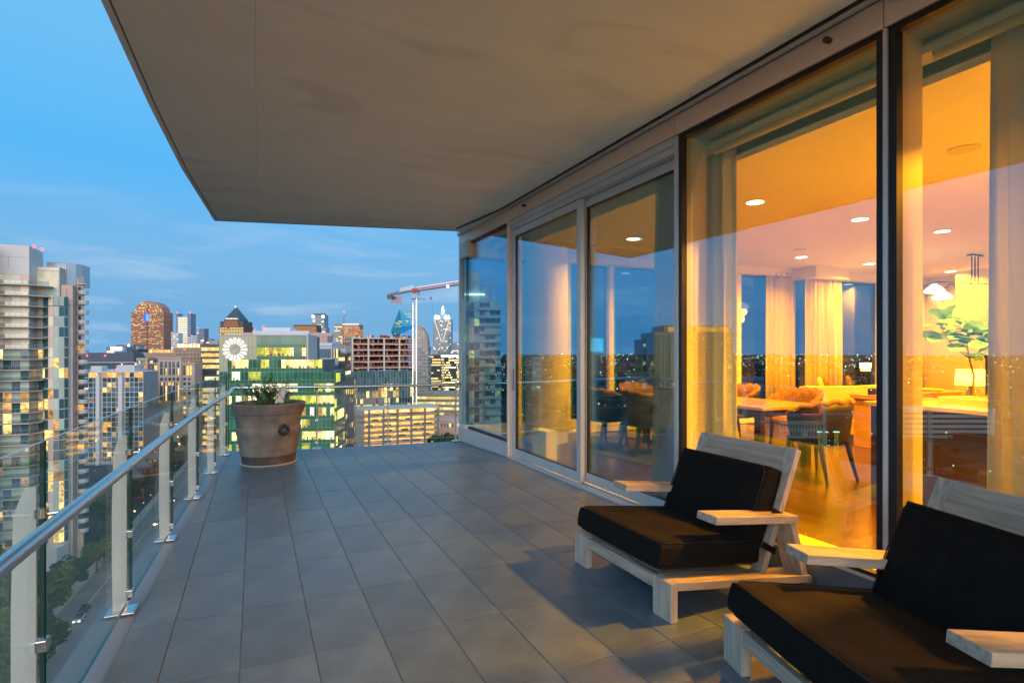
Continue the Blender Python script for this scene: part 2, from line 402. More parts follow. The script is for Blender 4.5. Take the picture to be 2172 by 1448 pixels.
slant(MB(), 0, 1, 0.016, -0.25, GT, 3.29).build('header_panel', m_bronze, hd)
def sprinkler(y, name='sprinkler_head'):
    o = empty(name, (WX - 0.022, y, 3.20), R(-90), '', 'sprinkler')
    MB().lathe([(0.045, 0), (0.045, .004), (0.02, .012), (.02, .02)], (0, 0, 0), 20).build('escutcheon', m_bronze, o).rotation_euler = (R(-90), 0, 0)
    m = MB()
    for k in range(4): m.lathe([(0.012 + .004 * (k % 2), k * .013), (0.018, k * .013 + .005), (0.012, k * .013 + .01)], (0, 0, 0.02), 12)
    q = m.build('nozzle', mat('dark_brass', (0.12, 0.07, 0.035), 0.35, metal=0.8), o); q.rotation_euler = (R(-90), 0, 0)
    return o
for y, l in ((2.08, 'bronze sidewall sprinkler on the header above the third window pane'), (6.02, 'small sprinkler on the header above the far sliding door')):
    o = sprinkler(y); o['label'] = l; o['group'] = 'sprinklers on the header'
    o.rotation_euler = (0, 0, R(90))
# curb under the fixed panes
m_curb = mat('curb_paint', (0.42, 0.40, 0.37), 0.6)
cb = MB().box(WX + 0.008, WX + 0.30, -3.2, 3.40, 0.0, 0.16).build('curb_wall', m_curb, kind='structure')
k = -3.2
while k < 3.39:
    e = min(k + 0.61, 3.395)
    MB().box(WX - 0.006, WX + 0.0075, k + .002, e - .002, 0.004, 0.150).build('tile', m_tile, cb, bevel=0.0012, segs=1); k += 0.61
MB().box(WX - 0.012, WX + 0.10, -3.2, 3.38, 0.1505, 0.168).build('sill_strip', m_alu, cb, bevel=0.002)
def fixed_window(y0, y1, label):
    o = empty('fixed_window', (WX, y0, 0), 0, label, 'window', 'windows of the balcony wall'); L = y1 - y0
    MB().box(0.03, 0.052, 0.03, L - 0.03, 0.175, GT).build('pane', m_wglass, o)
    g = MB(); w = 0.032
    g.box(0.004, 0.059, 0.011, L - .011, GT - w, GT - .001).box(0.004, 0.059, .011, .02 + w, 0.19, GT - w).box(0.004, 0.059, L - .02 - w, L - .011, 0.19, GT - w).box(0.004, 0.059, .011, L - .011, 0.169, 0.19)
    g.build('gasket', m_gasket, o)
    MB().box(-0.012, 0.06, -0.010, 0.010, 0.17, GT - .001).build('mullion', m_alu, o, bevel=0.002)
    MB().box(0.0605, 0.30, -0.019, 0.019, 0.17, GT - .001).build('mullion_fin', m_fin, o)
    return o
fixed_window(1.795, 3.40, 'tall fixed window pane beside the sliding door, dining room behind it')
fixed_window(0.20, 1.795, 'tall fixed window pane behind the second lounge chair')
fixed_window(-1.40, 0.20, 'tall fixed window pane beside the camera end of the balcony')
fixed_window(-3.00, -1.40, 'last fixed window pane of the balcony wall')
# corner bay
o = empty('fixed_window', (0, 0, 0), 0, 'slanted end window over a pale curb, next to the far railing', 'window', 'windows of the balcony wall')
slant(MB(), 0.03, 0.985, -0.03, -0.052, 0.225, GT).build('pane', m_wglass, o)
gk = MB(); slant(gk, 0.0, 1.0, -0.004, -0.06, 0.19, 0.222); slant(gk, 0.0, 0.022, -0.004, -0.06, 0.222, GT); slant(gk, 0.022, 1.0, -0.004, -0.06, GT - 0.03, GT - .001)
gk.build('gasket', m_gasket, o)
cbm = MB().prism([(3.03, 6.6), (3.26, 6.6), (3.24, 8.44), (3.0, 8.44), (2.905, 8.12)], 0.0, 0.165).build('curb', m_alu, o, bevel=.003); MB().prism([(3.02, 6.6), (3.10, 6.6), (3.09, 8.44), (3.0, 8.44), (2.90, 8.125)], 0.1655, 0.19).build('sill_strip', m_alu, o)
slant(MB(), 0.992, 1.012, 0.015, -0.16, 0.19, 3.29).build('end_post', m_alu, o)
MB().box(WX - 0.03, WX + 0.03, 6.565, 6.60, 0.0, 3.13).build('mullion', m_bronze, o)
# sliding doors
def sliding_door(x, y0, y1, label, handle):
    o = empty('sliding_door', (x, y0, 0.03), 0, label, 'door', 'sliding glass doors'); L = y1 - y0; w = 0.078; t = 0.052; H = 2.97
    MB().box(0, t, 0, w, 0.001, H).build('stile', m_alu, o, bevel=0.003); MB().box(0, t, L - w, L, 0.001, H).build('stile', m_alu, o, bevel=0.003)
    MB().box(0.001, t - .001, w, L - w, 0.001, 0.105).build('rail', m_alu, o, bevel=0.003); MB().box(0.001, t - .001, w, L - w, H - 0.085, H).build('rail', m_alu, o, bevel=0.003)
    MB().box(t * .35, t * .65, w - .004, L - w + .004, 0.10, H - 0.082).build('pane', m_wglass, o)
    g = MB(); g.box(0.006, t - .006, w, w + .008, .105, H - .085).box(0.006, t - .006, L - w - .008, L - w, .105, H - .085).box(.006, t - .006, w + .008, L - w - .008, .105, .113).box(.006, t - .006, w + .008, L - w - .008, H - .093, H - .085)
    g.build('gasket', m_gasket, o)
    if handle: MB().box(-0.012, 0.0, L - .050, L - .030, 0.86, 1.14).build('handle', mat('dark_alu', (.25, .25, .25), .4, metal=.6), o, bevel=0.003)
    return o
sliding_door(WX + 0.02, 4.86, 6.53, 'sliding glass door panel in a pale frame at the round column, next to the end window', True)
sliding_door(WX + 0.085, 3.44, 4.93, 'sliding glass door panel set behind its neighbour, dining chairs seen through it', False)
fr = empty('door_frame', (WX, 3.40, 0), 0, 'pale aluminium frame and floor track around the sliding doors', 'door frame')
MB().box(0.0, 0.16, 0.021, 3.16, 3.005, GT - .002).box(-0.015, 0.0, 0.021, 3.16, 3.06, GT - .002).build('head', m_alu, fr, bevel=0.003)
MB().box(0.0, 0.16, 3.135, 3.164, 0.03, 3.004).build('jamb', m_alu, fr, bevel=0.002)
MB().box(-0.012, 0.16, -0.019, 0.019, 0.0, GT - .001).build('mullion', m_alu, fr, bevel=0.003)
MB().box(0.161, 0.30, -0.019, 0.019, 0.03, GT - .001).build('mullion_fin', m_fin, fr)
MB().box(-0.055, 0.17, 0.02, 3.165, 0.0, 0.012).box(-0.055, -0.045, 0.02, 3.165, 0.012, 0.026).box(0.0, 0.010, 0.02, 3.165, 0.012, 0.028).box(0.074, 0.083, 0.02, 3.165, 0.012, 0.028).box(0.155, 0.17, 0.02, 3.165, 0.012, 0.028).build('track', m_alu, fr, bevel=0.001, segs=1)

# ================================================================== the room behind the glass
FZ = 0.02; CZ = 3.05
def BWL(x): return 8.12 - (x - 2.95) * 0.078        # inner face of the far window wall
m_wood = mat('dark_walnut', (0.048, 0.022, 0.012), 0.22, var=0.35, vscale=2.5, bump=0.05, bscale=30, stretch=(0.5, 6, 1), rand=0.28, spec=0.6)
m_cream = mat('cream_paint', (0.66, 0.63, 0.56), 0.8, var=0.02)
m_white = mat('white_paint', (0.72, 0.70, 0.66), 0.7, var=0.02)
fl = MB().prism([(3.23, -2.0), (13.8, -2.0), (13.8, BWL(13.8) + .25), (2.98, BWL(2.98) + .12), (3.23, 6.6)], -0.25, FZ - 0.006).build('room_floor', mat('floor_gap', (.02, .012, .008), .8), kind='structure')
yy = -1.95; pw = 0.19
while yy < 8.0:
    x = 3.24 - rnd.uniform(0, 1.6); 
    while x < 13.7:
        e = x + rnd.uniform(1.6, 2.6); a, b = max(x, 3.24), min(e, 13.78)
        yt = yy + pw - .002
        if b - a > .1 and yt < BWL(b):
            if yy > 2.2 or a < 6: ubox('plank', m_wood, a + .001, b - .001, yy, yt, FZ - .012, FZ, fl)
        x = e
    yy += pw
cl = MB().box(3.36, 13.8, -2.0, 8.6, CZ, CZ + 0.2).build('room_ceiling', m_cream, kind='structure')
MB().box(3.50, 14, -2.0, 3.72, CZ - 0.07, CZ - .0005).build('ceiling_drop', m_cream, cl)
MB().box(3.50, 5.87, 6.95, 7.75, CZ - 0.05, CZ - .0005).build('ceiling_drop', m_cream, cl)
MB().box(3.50, 3.53, -2.0, 7.9, 2.93, CZ + .05).build('shade_fascia', m_white, cl)
MB().box(3.36, 3.50, -2.0, 7.9, 3.10, 3.14).build('shade_pocket', m_white, cl)
for y0, y1 in ((1.86, 3.33), (0.26, 1.73), (-1.3, 0.14), (3.5, 6.5)):
    t_ = MB().tube([(3.40, y0, 3.045), (3.40, y1, 3.045)], 0.038, 14).build('roller_shade', mat('shade_cloth', (0.35, 0.32, 0.24), .8), smooth=True)
    tag(t_, {1.86: 'rolled up window shade inside the third pane', .26: 'rolled up window shade inside the pane behind the second chair', -1.3: 'rolled up window shade at the near end', 3.5: 'long rolled up shade above the sliding doors'}[y0], 'roller shade', 'rolled shades above the balcony glass')
# far window wall
bw = empty('far_window_wall', (0, 0, 0), 0, 'far wall of the room, tall dark windows between pale mullions', 'window wall')
m_nglass = pane_mat('night_glass', (0.36, 0.50, 0.62), 0.04, 0.3)
def bwbox(name, m, x0, x1, o0, o1, z0, z1, par=None):
    b_ = MB().hull8([(x0, BWL(x0) + o0, z0), (x1, BWL(x1) + o0, z0), (x1, BWL(x1) + o1, z0), (x0, BWL(x0) + o1, z0), (x0, BWL(x0) + o0, z1), (x1, BWL(x1) + o0, z1), (x1, BWL(x1) + o1, z1), (x0, BWL(x0) + o1, z1)])
    return b_.build(name, m, par or bw)
bwbox('curb', m_white, 3.0, 13.8, 0.0, 0.25, FZ - .2, 0.24); bwbox('skirting', m_white, 3.05, 13.78, -0.012, -0.001, FZ, 0.14)
bwbox('bulkhead', m_cream, 3.0, 13.8, -0.12, 0.25, 2.90, CZ + .1)
def xon(px):        # x where the sight line through px meets the far wall
    a = YAW + math.atan((px - 1086) / FPX); t = tan(a); return (8.12 + 2.95 * 0.078) * t / (1 + 0.078 * t)
mx_ = [3.0, xon(1205), xon(1297), xon(1440), xon(1568), xon(1683), xon(1780), xon(1868), 12.6, 13.8]
for a, b in zip(mx_[:-1], mx_[1:]):
    bwbox('pane', m_nglass, a + .05, b - .05, 0.08, 0.095, 0.24, 2.90)
    bwbox('mullion', m_white, b - .05, b + .05, 0.0, 0.17, 0.24, 2.90)
sb = MB().box(xon(1668), xon(1668) + 1.0, BWL(10) - 0.62, BWL(10) - .1, 2.83, CZ).build('curtain_box', m_cream); tag(sb, 'cream boxed-out soffit corner over the lit curtains', 'soffit box')
def curtain(path, z0, z1, label, amp=0.035, wl=0.13, mt=None, flare=0.0):
    P = [Vector((*p, 0)) for p in path]; segs = []
    for a, b in zip(P[:-1], P[1:]):
        n = max(2, int((b - a).length / 0.016))
        segs += [(a + (b - a) * (i / n), (b - a).normalized()) for i in range(n)]
    segs.append((P[-1], (P[-1] - P[-2]).normalized()))
    m = MB(); k = len(segs); zs = [z0, z0 + (z1 - z0) * .35, z0 + (z1 - z0) * .7, z1 - .15, z1]; r2 = random.Random(len(label))
    ph = [r2.uniform(-.6, .6) for _ in range(400)]
    for zi, z in enumerate(zs):
        am = amp * (1.25 - 0.5 * zi / 4)
        for i, (p, d) in enumerate(segs):
            q = i * 0.016 / wl; a = 2 * pi * q + ph[int(q) % 400] + 0.15 * zi; nn = Vector((-d.y, d.x, 0))
            w = p + nn * (am * sin(a) + am * .35 * sin(2.3 * a + zi * .3))
            m.v.append((w.x, w.y, z))
    for zi in range(4):
        for i in range(k - 1): m.f.append((zi * k + i, zi * k + i + 1, (zi + 1) * k + i + 1, (zi + 1) * k + i)); m.m.append(0)
    o = m.build('curtain', mt or cloth_mat('sheer_cloth', (0.66, 0.64, 0.60), 0.28), smooth=True)
    md = o.modifiers.new('thick', 'SOLIDIFY'); md.thickness = 0.004
    return tag(o, label, 'curtain')
curtain([(3.44, 4.12), (3.44, 3.17)], FZ + .01, 3.04, 'sheer white curtain gathered between the sliding door and the third pane')
curtain([(3.44, 1.50), (3.44, 0.70)], FZ + .01, 3.04, 'sheer pale curtain hanging beside the second lounge chair')
xa, xb = xon(1618), xon(1750)
curtain([(xa, BWL(xa) - .10), (xon(1672), BWL(xon(1672)) - .12)], FZ + .01, 2.95, 'cream curtain beside the brightest lit curtain on the far wall', mt=cloth_mat('cream_cloth', (0.62, 0.57, 0.46), 0.2))
curtain([(xon(1670) + .02, BWL(xon(1672)) - .40), (xb - .1, BWL(xb) - .42)], FZ + .01, 2.88, 'brightly lamp-lit cream curtain under the boxed soffit corner', mt=cloth_mat('cream_cloth', (0.62, 0.57, 0.46), 0.2))
curtain([(12.9, BWL(13) - .2), (13.6, BWL(13) - .2)], FZ + .01, 2.9, 'cream curtain in the far corner behind the potted fig', mt=cloth_mat('cream_cloth', (0.62, 0.57, 0.46), 0.2))
ew = MB().box(13.8, 14.0, -2.0, 8.2, FZ - .2, CZ + .2).build('room_end_wall', m_cream, kind='structure')
MB().box(3.3, 13.8, -2.2, -2.0, -.2, CZ + .2).build('room_side_wall', m_cream, kind='structure')
MB().box(13.1, 13.795, 5.6, 6.3, FZ, CZ - .001).build('chimney_wall', m_cream, kind='structure')
# round column
cx, cyy = 4.08, 7.42
cc = MB().lathe([(0.33, FZ), (0.33, CZ - .0)], (cx, cyy, 0), 48).build('column', mat('column_plaster', (0.70, 0.66, 0.60), 0.8, var=.03), smooth=True)
tag(cc, 'round plastered column inside the far sliding door', 'column')
bx = MB().box(3.28, 3.44, 5.98, 6.35, FZ, 0.40).build('floor_box', m_white, bevel=.004); tag(bx, 'low pale box on the floor behind the far sliding door', 'box')
# downlights
def downlight(x, y, label, z=CZ, power=30, on=True):
    o = empty('downlight' if on else 'ceiling_speaker', (x, y, z), 0, label, 'downlight' if on else 'speaker', 'recessed ceiling downlights' if on else 'round ceiling speakers')
    if on:
        MB().lathe([(0.115, -0.008), (0.115, -.001), (0.09, -.001), (0.09, -0.008)], (0, 0, 0), 28, close=False).build('trim_ring', m_white, o)
        MB().lathe([(0.088, -0.010), (0.088, -.004)], (0, 0, 0), 28).build('lens', glow('downlight_lens', (1, .78, .42), 9), o)
        ld = bpy.data.lights.new('bulb', 'AREA'); ld.shape = 'DISK'; ld.size = 0.16; ld.energy = power; ld.color = (1.0, 0.36, 0.0); ld.spread = R(150)
        l = bpy.data.objects.new('bulb', ld); COL.objects.link(l); l.parent = o; l.location = (0, 0, -0.02)
    else:
        MB().lathe([(0.11, -0.007), (0.105, -.0005)], (0, 0, 0), 28).build('grille_plate', mat('speaker_white', (.5, .47, .4), .8), o)
    return o
DL = 92
for x, y, l in ((4.98, 4.30, 'glowing downlight nearest the gathered curtain, above the dining table'), (4.98, 6.45, 'glowing downlight seen through the second sliding door'),
                (6.80, 4.30, 'second glowing downlight of the near row, over the table side'), (8.50, 4.25, 'glowing downlight seen just past the dark mullion'),
                (8.60, 6.45, 'small glowing downlight above the boxed soffit corner'), (10.4, 6.40, 'small glowing downlight before the far window with the fig reflection'),
                (12.9, 6.30, 'farthest small downlight beside the pendant lamp'), (6.8, 6.45, 'downlight hidden behind the gathered curtain'), (11.0, 4.2, 'downlight over the far seating area')):
    downlight(x, y, l, power=DL * (1.15 if (x > 8 or y > 6.4) else 1))
for x, y, l in ((4.9, 1.6, 'added unseen downlight over the kitchen island end'), (7.5, 1.6, 'added unseen downlight behind the kitchen island'), (4.9, -0.6, 'added unseen downlight at the near end of the room'), (10, 1.0, 'added unseen downlight at the back of the room')):
    downlight(x, y, l, z=CZ - .07, power=470)  # added out of view, stronger than the other downlights, to brighten the soffit
downlight(4.55, 6.92, 'round speaker grille on the ceiling beside the column', on=False, z=CZ)
downlight(7.95, 6.0, 'round speaker grille near the boxed soffit corner', on=False)
downlight(5.0, 2.35, 'round speaker grille above the kitchen island', on=False, z=CZ - .07)
# ------------------------------------------------------------------ furniture in the room
m_hide = mat('dark_leather', (0.008, 0.006, 0.005), 0.5, var=0.2, bump=0.1)
m_fur = mat('brown_fur', (0.18, 0.10, 0.045), 0.95, var=0.35, vscale=30, bump=0.8, bscale=120)
m_leg = mat('black_wood', (0.012, 0.010, 0.009), 0.35)
def dining_chair(x, y, rz, label):
    "faces local +x"
    o = empty('dining_chair', (x, y, FZ), rz, label, 'chair', 'fur dining chairs around the table')
    for sx, sy in ((0.19, .2), (.19, -.2), (-.2, .19), (-.2, -.19)):
        t = 0.055 * (1 if sx > 0 else 1.7)
        MB().tube([(sx, sy, 0.44), (sx + (.01 if sx > 0 else -.05), sy * 1.04, 0.22), (sx + (t * .4 if sx > 0 else -t * 1.2), sy * 1.14, 0.0)], [.03, .022, .014], 8).build('leg', m_leg, o, smooth=True)
    s = MB().lathe([(0.0, .38), (.22, .38), (.275, .41), (.285, .45), (.26, .50), (.16, .52), (0, .525)], (0, 0, 0), 28, close=False)
    s.build('seat', m_fur, o, smooth=True)
    # wrap-round back: outside shell and furry inside
    m = MB(); m2 = MB(); n = 26
    for shell, r0, mb in ((0, 0.30, m), (1, 0.262, m2)):
        for i in range(n + 1):
            a = pi * 0.40 + (pi * 1.20) * i / n; tt = abs(i / n - .5) * 2
            top = 0.86 - 0.16 * tt ** 2.2 + 0.012 * sin(i * 1.9)
            for j in range(5):
                z = 0.40 + (top - .40) * j / 4; r = r0 + 0.05 * (j / 4) + (0.006 * sin(i * 2.1 + j) if shell else 0)
                mb.v.append((r * cos(a), r * sin(a), z))
        for i in range(n):
            for j in range(4): mb.f.append((i * 5 + j, (i + 1) * 5 + j, (i + 1) * 5 + j + 1, i * 5 + j + 1)); mb.m.append(0)
    b = m.build('back_shell', m_hide, o, smooth=True); b.modifiers.new('t', 'SOLIDIFY').thickness = 0.02
    b2 = m2.build('fur_back', m_fur, o, smooth=True); q = b2.modifiers.new('t', 'SOLIDIFY'); q.thickness = 0.05; q.offset = 0
    e = []
    for i in range(n + 1):
        a = pi * 0.40 + (pi * 1.20) * i / n; tt = abs(i / n - .5) * 2; r = .332
        e.append((r * cos(a), r * sin(a), 0.855 - 0.16 * tt ** 2.2 + .014 * sin(i * 1.9)))
    MB().tube(e, 0.026, 10).build('fur_rim', m_fur, o, smooth=True)
    return o
dining_chair(4.62, 6.62, R(8), 'brown fur-lined dining chair nearest the round column')
dining_chair(4.78, 5.92, R(-4), 'black-backed dining chair half hidden by the gathered curtain, legs on the round rug')
dining_chair(4.86, 4.90, R(6), 'dining chair beside the near corner of the dining table, just past the gathered curtain')
dining_chair(5.62, 4.02, R(84), 'large dark dining chair at the near end of the dining table')
dining_chair(6.72, 5.15, R(184), 'furry dining chair on the far side of the table, nearest the kitchen island')
dining_chair(6.70, 6.15, R(176), 'furry dining chair on the far side of the table before the cream curtain')
dining_chair(5.6, 7.05, R(-92), 'furry dining chair at the end of the table by the far windows')
tb = empty('dining_table', (5.72, 5.55, FZ), 0, 'rectangular dining table with a glossy pale top', 'table')
MB().box(-0.5, 0.5, -1.15, 1.15, 0.705, 0.745).build('tabletop', mat('table_top', (0.28, 0.20, 0.12), 0.18, var=.1), tb, bevel=.006)
MB().box(-0.46, .46, -1.1, 1.1, 0.63, 0.704).build('apron', m_leg, tb)
for sx in (-1, 1):
    for sy in (-1, 1): MB().box(sx * .40 - .04, sx * .40 + .04, sy * 1.02 - .04, sy * 1.02 + .04, 0, 0.629).build('leg', m_leg, tb)
rg = MB().lathe([(1.0, 0), (1.0, 0.009), (.98, .012)], (0, 0, 0), 48, sx=0.75, sy=1.35).build('round_rug', mat('dark_rug', (0.05, 0.045, 0.05), .95, bump=.5), None, (4.95, 6.1, FZ + .001)); tag(rg, 'dark oval rug under the dining chairs', 'rug')
# kitchen island
isl = empty('kitchen_island', (5.15, 0.4, FZ), 0, 'dark-fronted kitchen island with a pale stone top, behind the second chair', 'island')
MB().box(0.04, 0.95, 0.04, 2.78, 0.0, 0.88).build('cabinet', mat('island_dark', (0.035, 0.022, 0.016), 0.25, var=.1), isl, bevel=.004)
MB().box(0.0, 1.0, 0.0, 2.82, 0.881, 0.92).build('worktop', mat('island_stone', (0.36, 0.33, 0.28), 0.15, var=.08), isl, bevel=.004)
IZ = FZ + 0.92
tr = empty('serving_tray', (5.42, 2.35, IZ), R(-18), 'white handled serving tray on the kitchen island', 'tray')
MB().box(-.18, .18, -.30, .30, 0, .012).build('tray_base', m_white, tr)
m = MB()
for x0, x1, y0, y1 in ((-.19, -.175, -.31, .31), (.175, .19, -.31, .31)): m.box(x0, x1, y0, y1, 0.0, .075)
m.build('tray_side', m_white, tr)
for sy in (-.31, .295): MB().box(-.174, .174, sy, sy + .015, 0.0, .075).build('tray_side', m_white, tr)
m_clear = pane_mat('tumbler_glass', (.93, .93, .9), .06, .5)
kk = 0
for i in range(3):
    for j in range(4):
        px_, py_ = -.11 + i * .11, -.22 + j * .10
        a = R(-18); wx, wy = 5.42 + px_ * cos(a) - py_ * sin(a), 2.35 + px_ * sin(a) + py_ * cos(a)
        g_ = MB().lathe([(0.001, .002), (.030, .0), (.036, .095), (.033, .095), (.028, .008), (.001, .008)], (0, 0, 0), 16, close=False).build('tumbler', m_clear, None, (wx, wy, IZ + .0125), smooth=True)
        tag(g_, 'clear drinking glass standing among others on the white tray', 'drinking glass', 'drinking glasses on the tray')
# fig tree
pl = empty('fig_plant', (5.70, 2.62, IZ), 0, 'small fiddle-leaf fig with big green leaves in a glass vase on the island', 'plant')
MB().lathe([(.06, 0), (.075, .04), (.07, .11), (.055, .14), (.05, .14), (.06, .1), (.05, .01)], (0, 0, 0), 24, close=False).build('vase', m_clear, pl, smooth=True)
MB().tube([(0, 0, .01), (.01, -.01, .25), (-.02, .01, .40), (-.03, .02, .5)], [.010, .008, .007, .005], 8).build('trunk', mat('fig_bark', (.10, .055, .03), .8), pl, smooth=True)
br = MB(); br.tube([(-.02, .01, .40), (-.10, .10, .52), (-.14, .16, .66)], [.007, .005, .003], 6).tube([(-.02, .01, .40), (.10, -.08, .52), (.14, -.16, .64)], [.007, .005, .003], 6)
br.build('branch', MATS['fig_bark'], pl)
m_leaf = cloth_mat('fig_leaf', (0.13, 0.36, 0.02), 0.35)
lf = MB(); n = 9
prof = [0.12, .45, .62, .60, .66, .95, 1.0, .78, .05]
for i in range(n):
    t = i / (n - 1)
    for s_ in (-1, -.5, 0, .5, 1): lf.v.append((t, s_ * .36 * prof[i], .10 * sin(t * pi) - .12 * t * t + .06 * abs(s_)))
for i in range(n - 1):
    for j in range(4): lf.f.append((i * 5 + j, (i + 1) * 5 + j, (i + 1) * 5 + j + 1, i * 5 + j + 1)); lf.m.append(0)
l0 = lf.build('leaf', m_leaf, pl, smooth=True); lme = l0.data; bpy.data.objects.remove(l0)
r3 = random.Random(3)
for c_, cnt, R_ in (((-.13, .15, .66), 16, .12), ((.13, -.14, .60), 20, .15), ((0, 0, .56), 20, .14), ((.02, -.03, .44), 8, .07)):
    for q in range(cnt):
        a = r3.uniform(0, 2 * pi); o_ = link('leaf', lme, pl, (c_[0] + r3.uniform(-R_, R_) * .5, c_[1] + r3.uniform(-R_, R_) * .5, c_[2] + r3.uniform(-.08, .10)))
        o_.rotation_euler = (r3.uniform(-.5, .5), r3.uniform(-.9, .5), a); s_ = r3.uniform(.12, .20); o_.scale = (s_, s_, s_)
# black stand lamp and ornament on the island
q = empty('candle_holder', (5.95, 2.62, IZ), 0, 'tall thin black candle stand beside the fig', 'candle stand')
MB().lathe([(.05, 0), (.05, .012), (.014, .02), (.014, .40), (.022, .405), (.022, .43)], (0, 0, 0), 14).build('stand', m_leg, q, smooth=True)
q = MB(); 
for kx in range(4): q.lathe([(0.032, -.012), (.045, 0), (.032, .012), (.02, 0), (.032, -.012)], (kx * .06, 0, .05 + .0 * kx), 14, close=False)
q = q.build('chain_ornament', m_leg, None, (5.86, 2.42, IZ), R(-60), smooth=True); tag(q, 'black chain-link ornament lying on the island beside the tray', 'ornament')
# table lamp on a side table near the end wall
st = empty('side_table', (8.92, 4.12, FZ), 0, 'small wooden side table that carries the lit lamp', 'side table')
MB().box(-.4, .4, -.3, .3, .60, .64).build('tabletop', m_wood, st); 
for sx in (-.35, .35):
    for sy in (-.25, .25): MB().box(sx - .02, sx + .02, sy - .02, sy + .02, 0, .599).build('leg', m_leg, st)
lp = empty('table_lamp', (8.92, 4.12, FZ + .64), 0, 'table lamp with a glowing cream drum shade at the right of the fig', 'lamp')
lp['label'] = 'table lamp with a glowing cream drum shade, beyond the kitchen island'
MB().lathe([(.09, 0), (.09, .02), (.03, .04), (.05, .14), (.02, .24), (.012, .30)], (0, 0, 0), 20).build('lamp_base', m_leg, lp, smooth=True)
MB().lathe([(.17, .28), (.155, .50)], (0, 0, 0), 28, close=False).build('lamp_shade', cloth_mat('shade_linen', (.85, .78, .6), .6), lp, smooth=True)
ld = bpy.data.lights.new('bulb', 'POINT'); ld.energy = 9; ld.color = (1, .5, .12); ld.shadow_soft_size = .04
l = bpy.data.objects.new('bulb', ld); COL.objects.link(l); l.parent = lp; l.location = (0, 0, .39)
# curved white sofa
sf = empty('curved_sofa', (9.2, 6.25, FZ), R(10), 'long curved white sofa before the far windows', 'sofa')
def arc(mb, r0, r1, z0, z1, a0=-2.9, a1=-.25, n=24, mi=0):
    for i in range(n):
        A, B = a0 + (a1 - a0) * i / n, a0 + (a1 - a0) * (i + 1) / n
        mb.hull8([(r0 * cos(A) * 1.4, r0 * sin(A) * .7, z0), (r1 * cos(A) * 1.4, r1 * sin(A) * .7, z0), (r1 * cos(B) * 1.4, r1 * sin(B) * .7, z0), (r0 * cos(B) * 1.4, r0 * sin(B) * .7, z0)] + [(r0 * cos(A) * 1.4, r0 * sin(A) * .7, z1), (r1 * cos(A) * 1.4, r1 * sin(A) * .7, z1), (r1 * cos(B) * 1.4, r1 * sin(B) * .7, z1), (r0 * cos(B) * 1.4, r0 * sin(B) * .7, z1)], mi)
    return mb
m_sofa = mat('white_boucle', (.50, .47, .42), .9, bump=.3)
arc(MB(), .95, 1.18, .10, .84).build('backrest', m_sofa, sf, smooth=True); arc(MB(), .40, .95, .12, .44).build('seat', m_sofa, sf, smooth=True)
for (x, y, z, l, m_) in ((8.35, 5.92, .86, 'white scatter cushion leaning on the sofa back', m_sofa), (8.62, 6.0, .84, 'small brown fur cushion next to the white one on the sofa', m_fur), (9.35, 6.1, .86, 'brown patterned cushion sticking up beyond the sofa back', m_fur)):
    cu = MB().lathe([(0, -.05), (.17, -.04), (.22, 0), (.17, .04), (0, .05)], (0, 0, 0), 4, close=False).build('cushion', m_, None, (x, y, z), smooth=True, sub=2); cu.rotation_euler = (R(75), R(45), R(20)); tag(cu, l, 'cushion')
sbd = empty('console_table', (8.15, 4.95, FZ), R(0), 'long wooden console table behind the sofa', 'console')
MB().box(-.2, 2.0, -.22, .22, .70, .76).build('tabletop', mat('oak', (.35, .2, .09), .4, var=.2), sbd)
for sx in (-.12, 1.92): MB().box(sx - .03, sx + .03, -.2, .2, 0, .699).build('leg', MATS['oak'], sbd)
MB().box(0, 1.8, -.18, .18, .25, .28).build('shelf', MATS['oak'], sbd)
for k_, (x, w, l) in enumerate(((.55, .26, 'flat pile of magazines on the console table'), (1.45, .3, 'white dish with a dark rim on the console table'))):
    if k_ == 0: q = MB().box(0, .3, -.1, .1, 0, .03).box(.02, .28, -.09, .09, .031, .05).build('magazine_pile', m_white, None, (8.15 + x, 4.95, FZ + .76))
    else: q = MB().lathe([(.1, 0), (.15, .04), (.14, .04), (.09, .01)], (0, 0, 0), 20).build('dish', m_white, None, (8.15 + x, 4.95, FZ + .76))
    tag(q, l, 'magazines' if k_ == 0 else 'dish')
q = empty('toy_camera', (8.15, 4.95, FZ + .76), .3, 'black ornament shaped like an old camera at the end of the console table', 'ornament')
MB().box(-.12, .08, -.05, .05, .0, .09).build('body', m_leg, q, bevel=.01); MB().tube([(.0, -.05, .05), (.0, -.12, .05)], .03, 12).build('lens', m_leg, q)
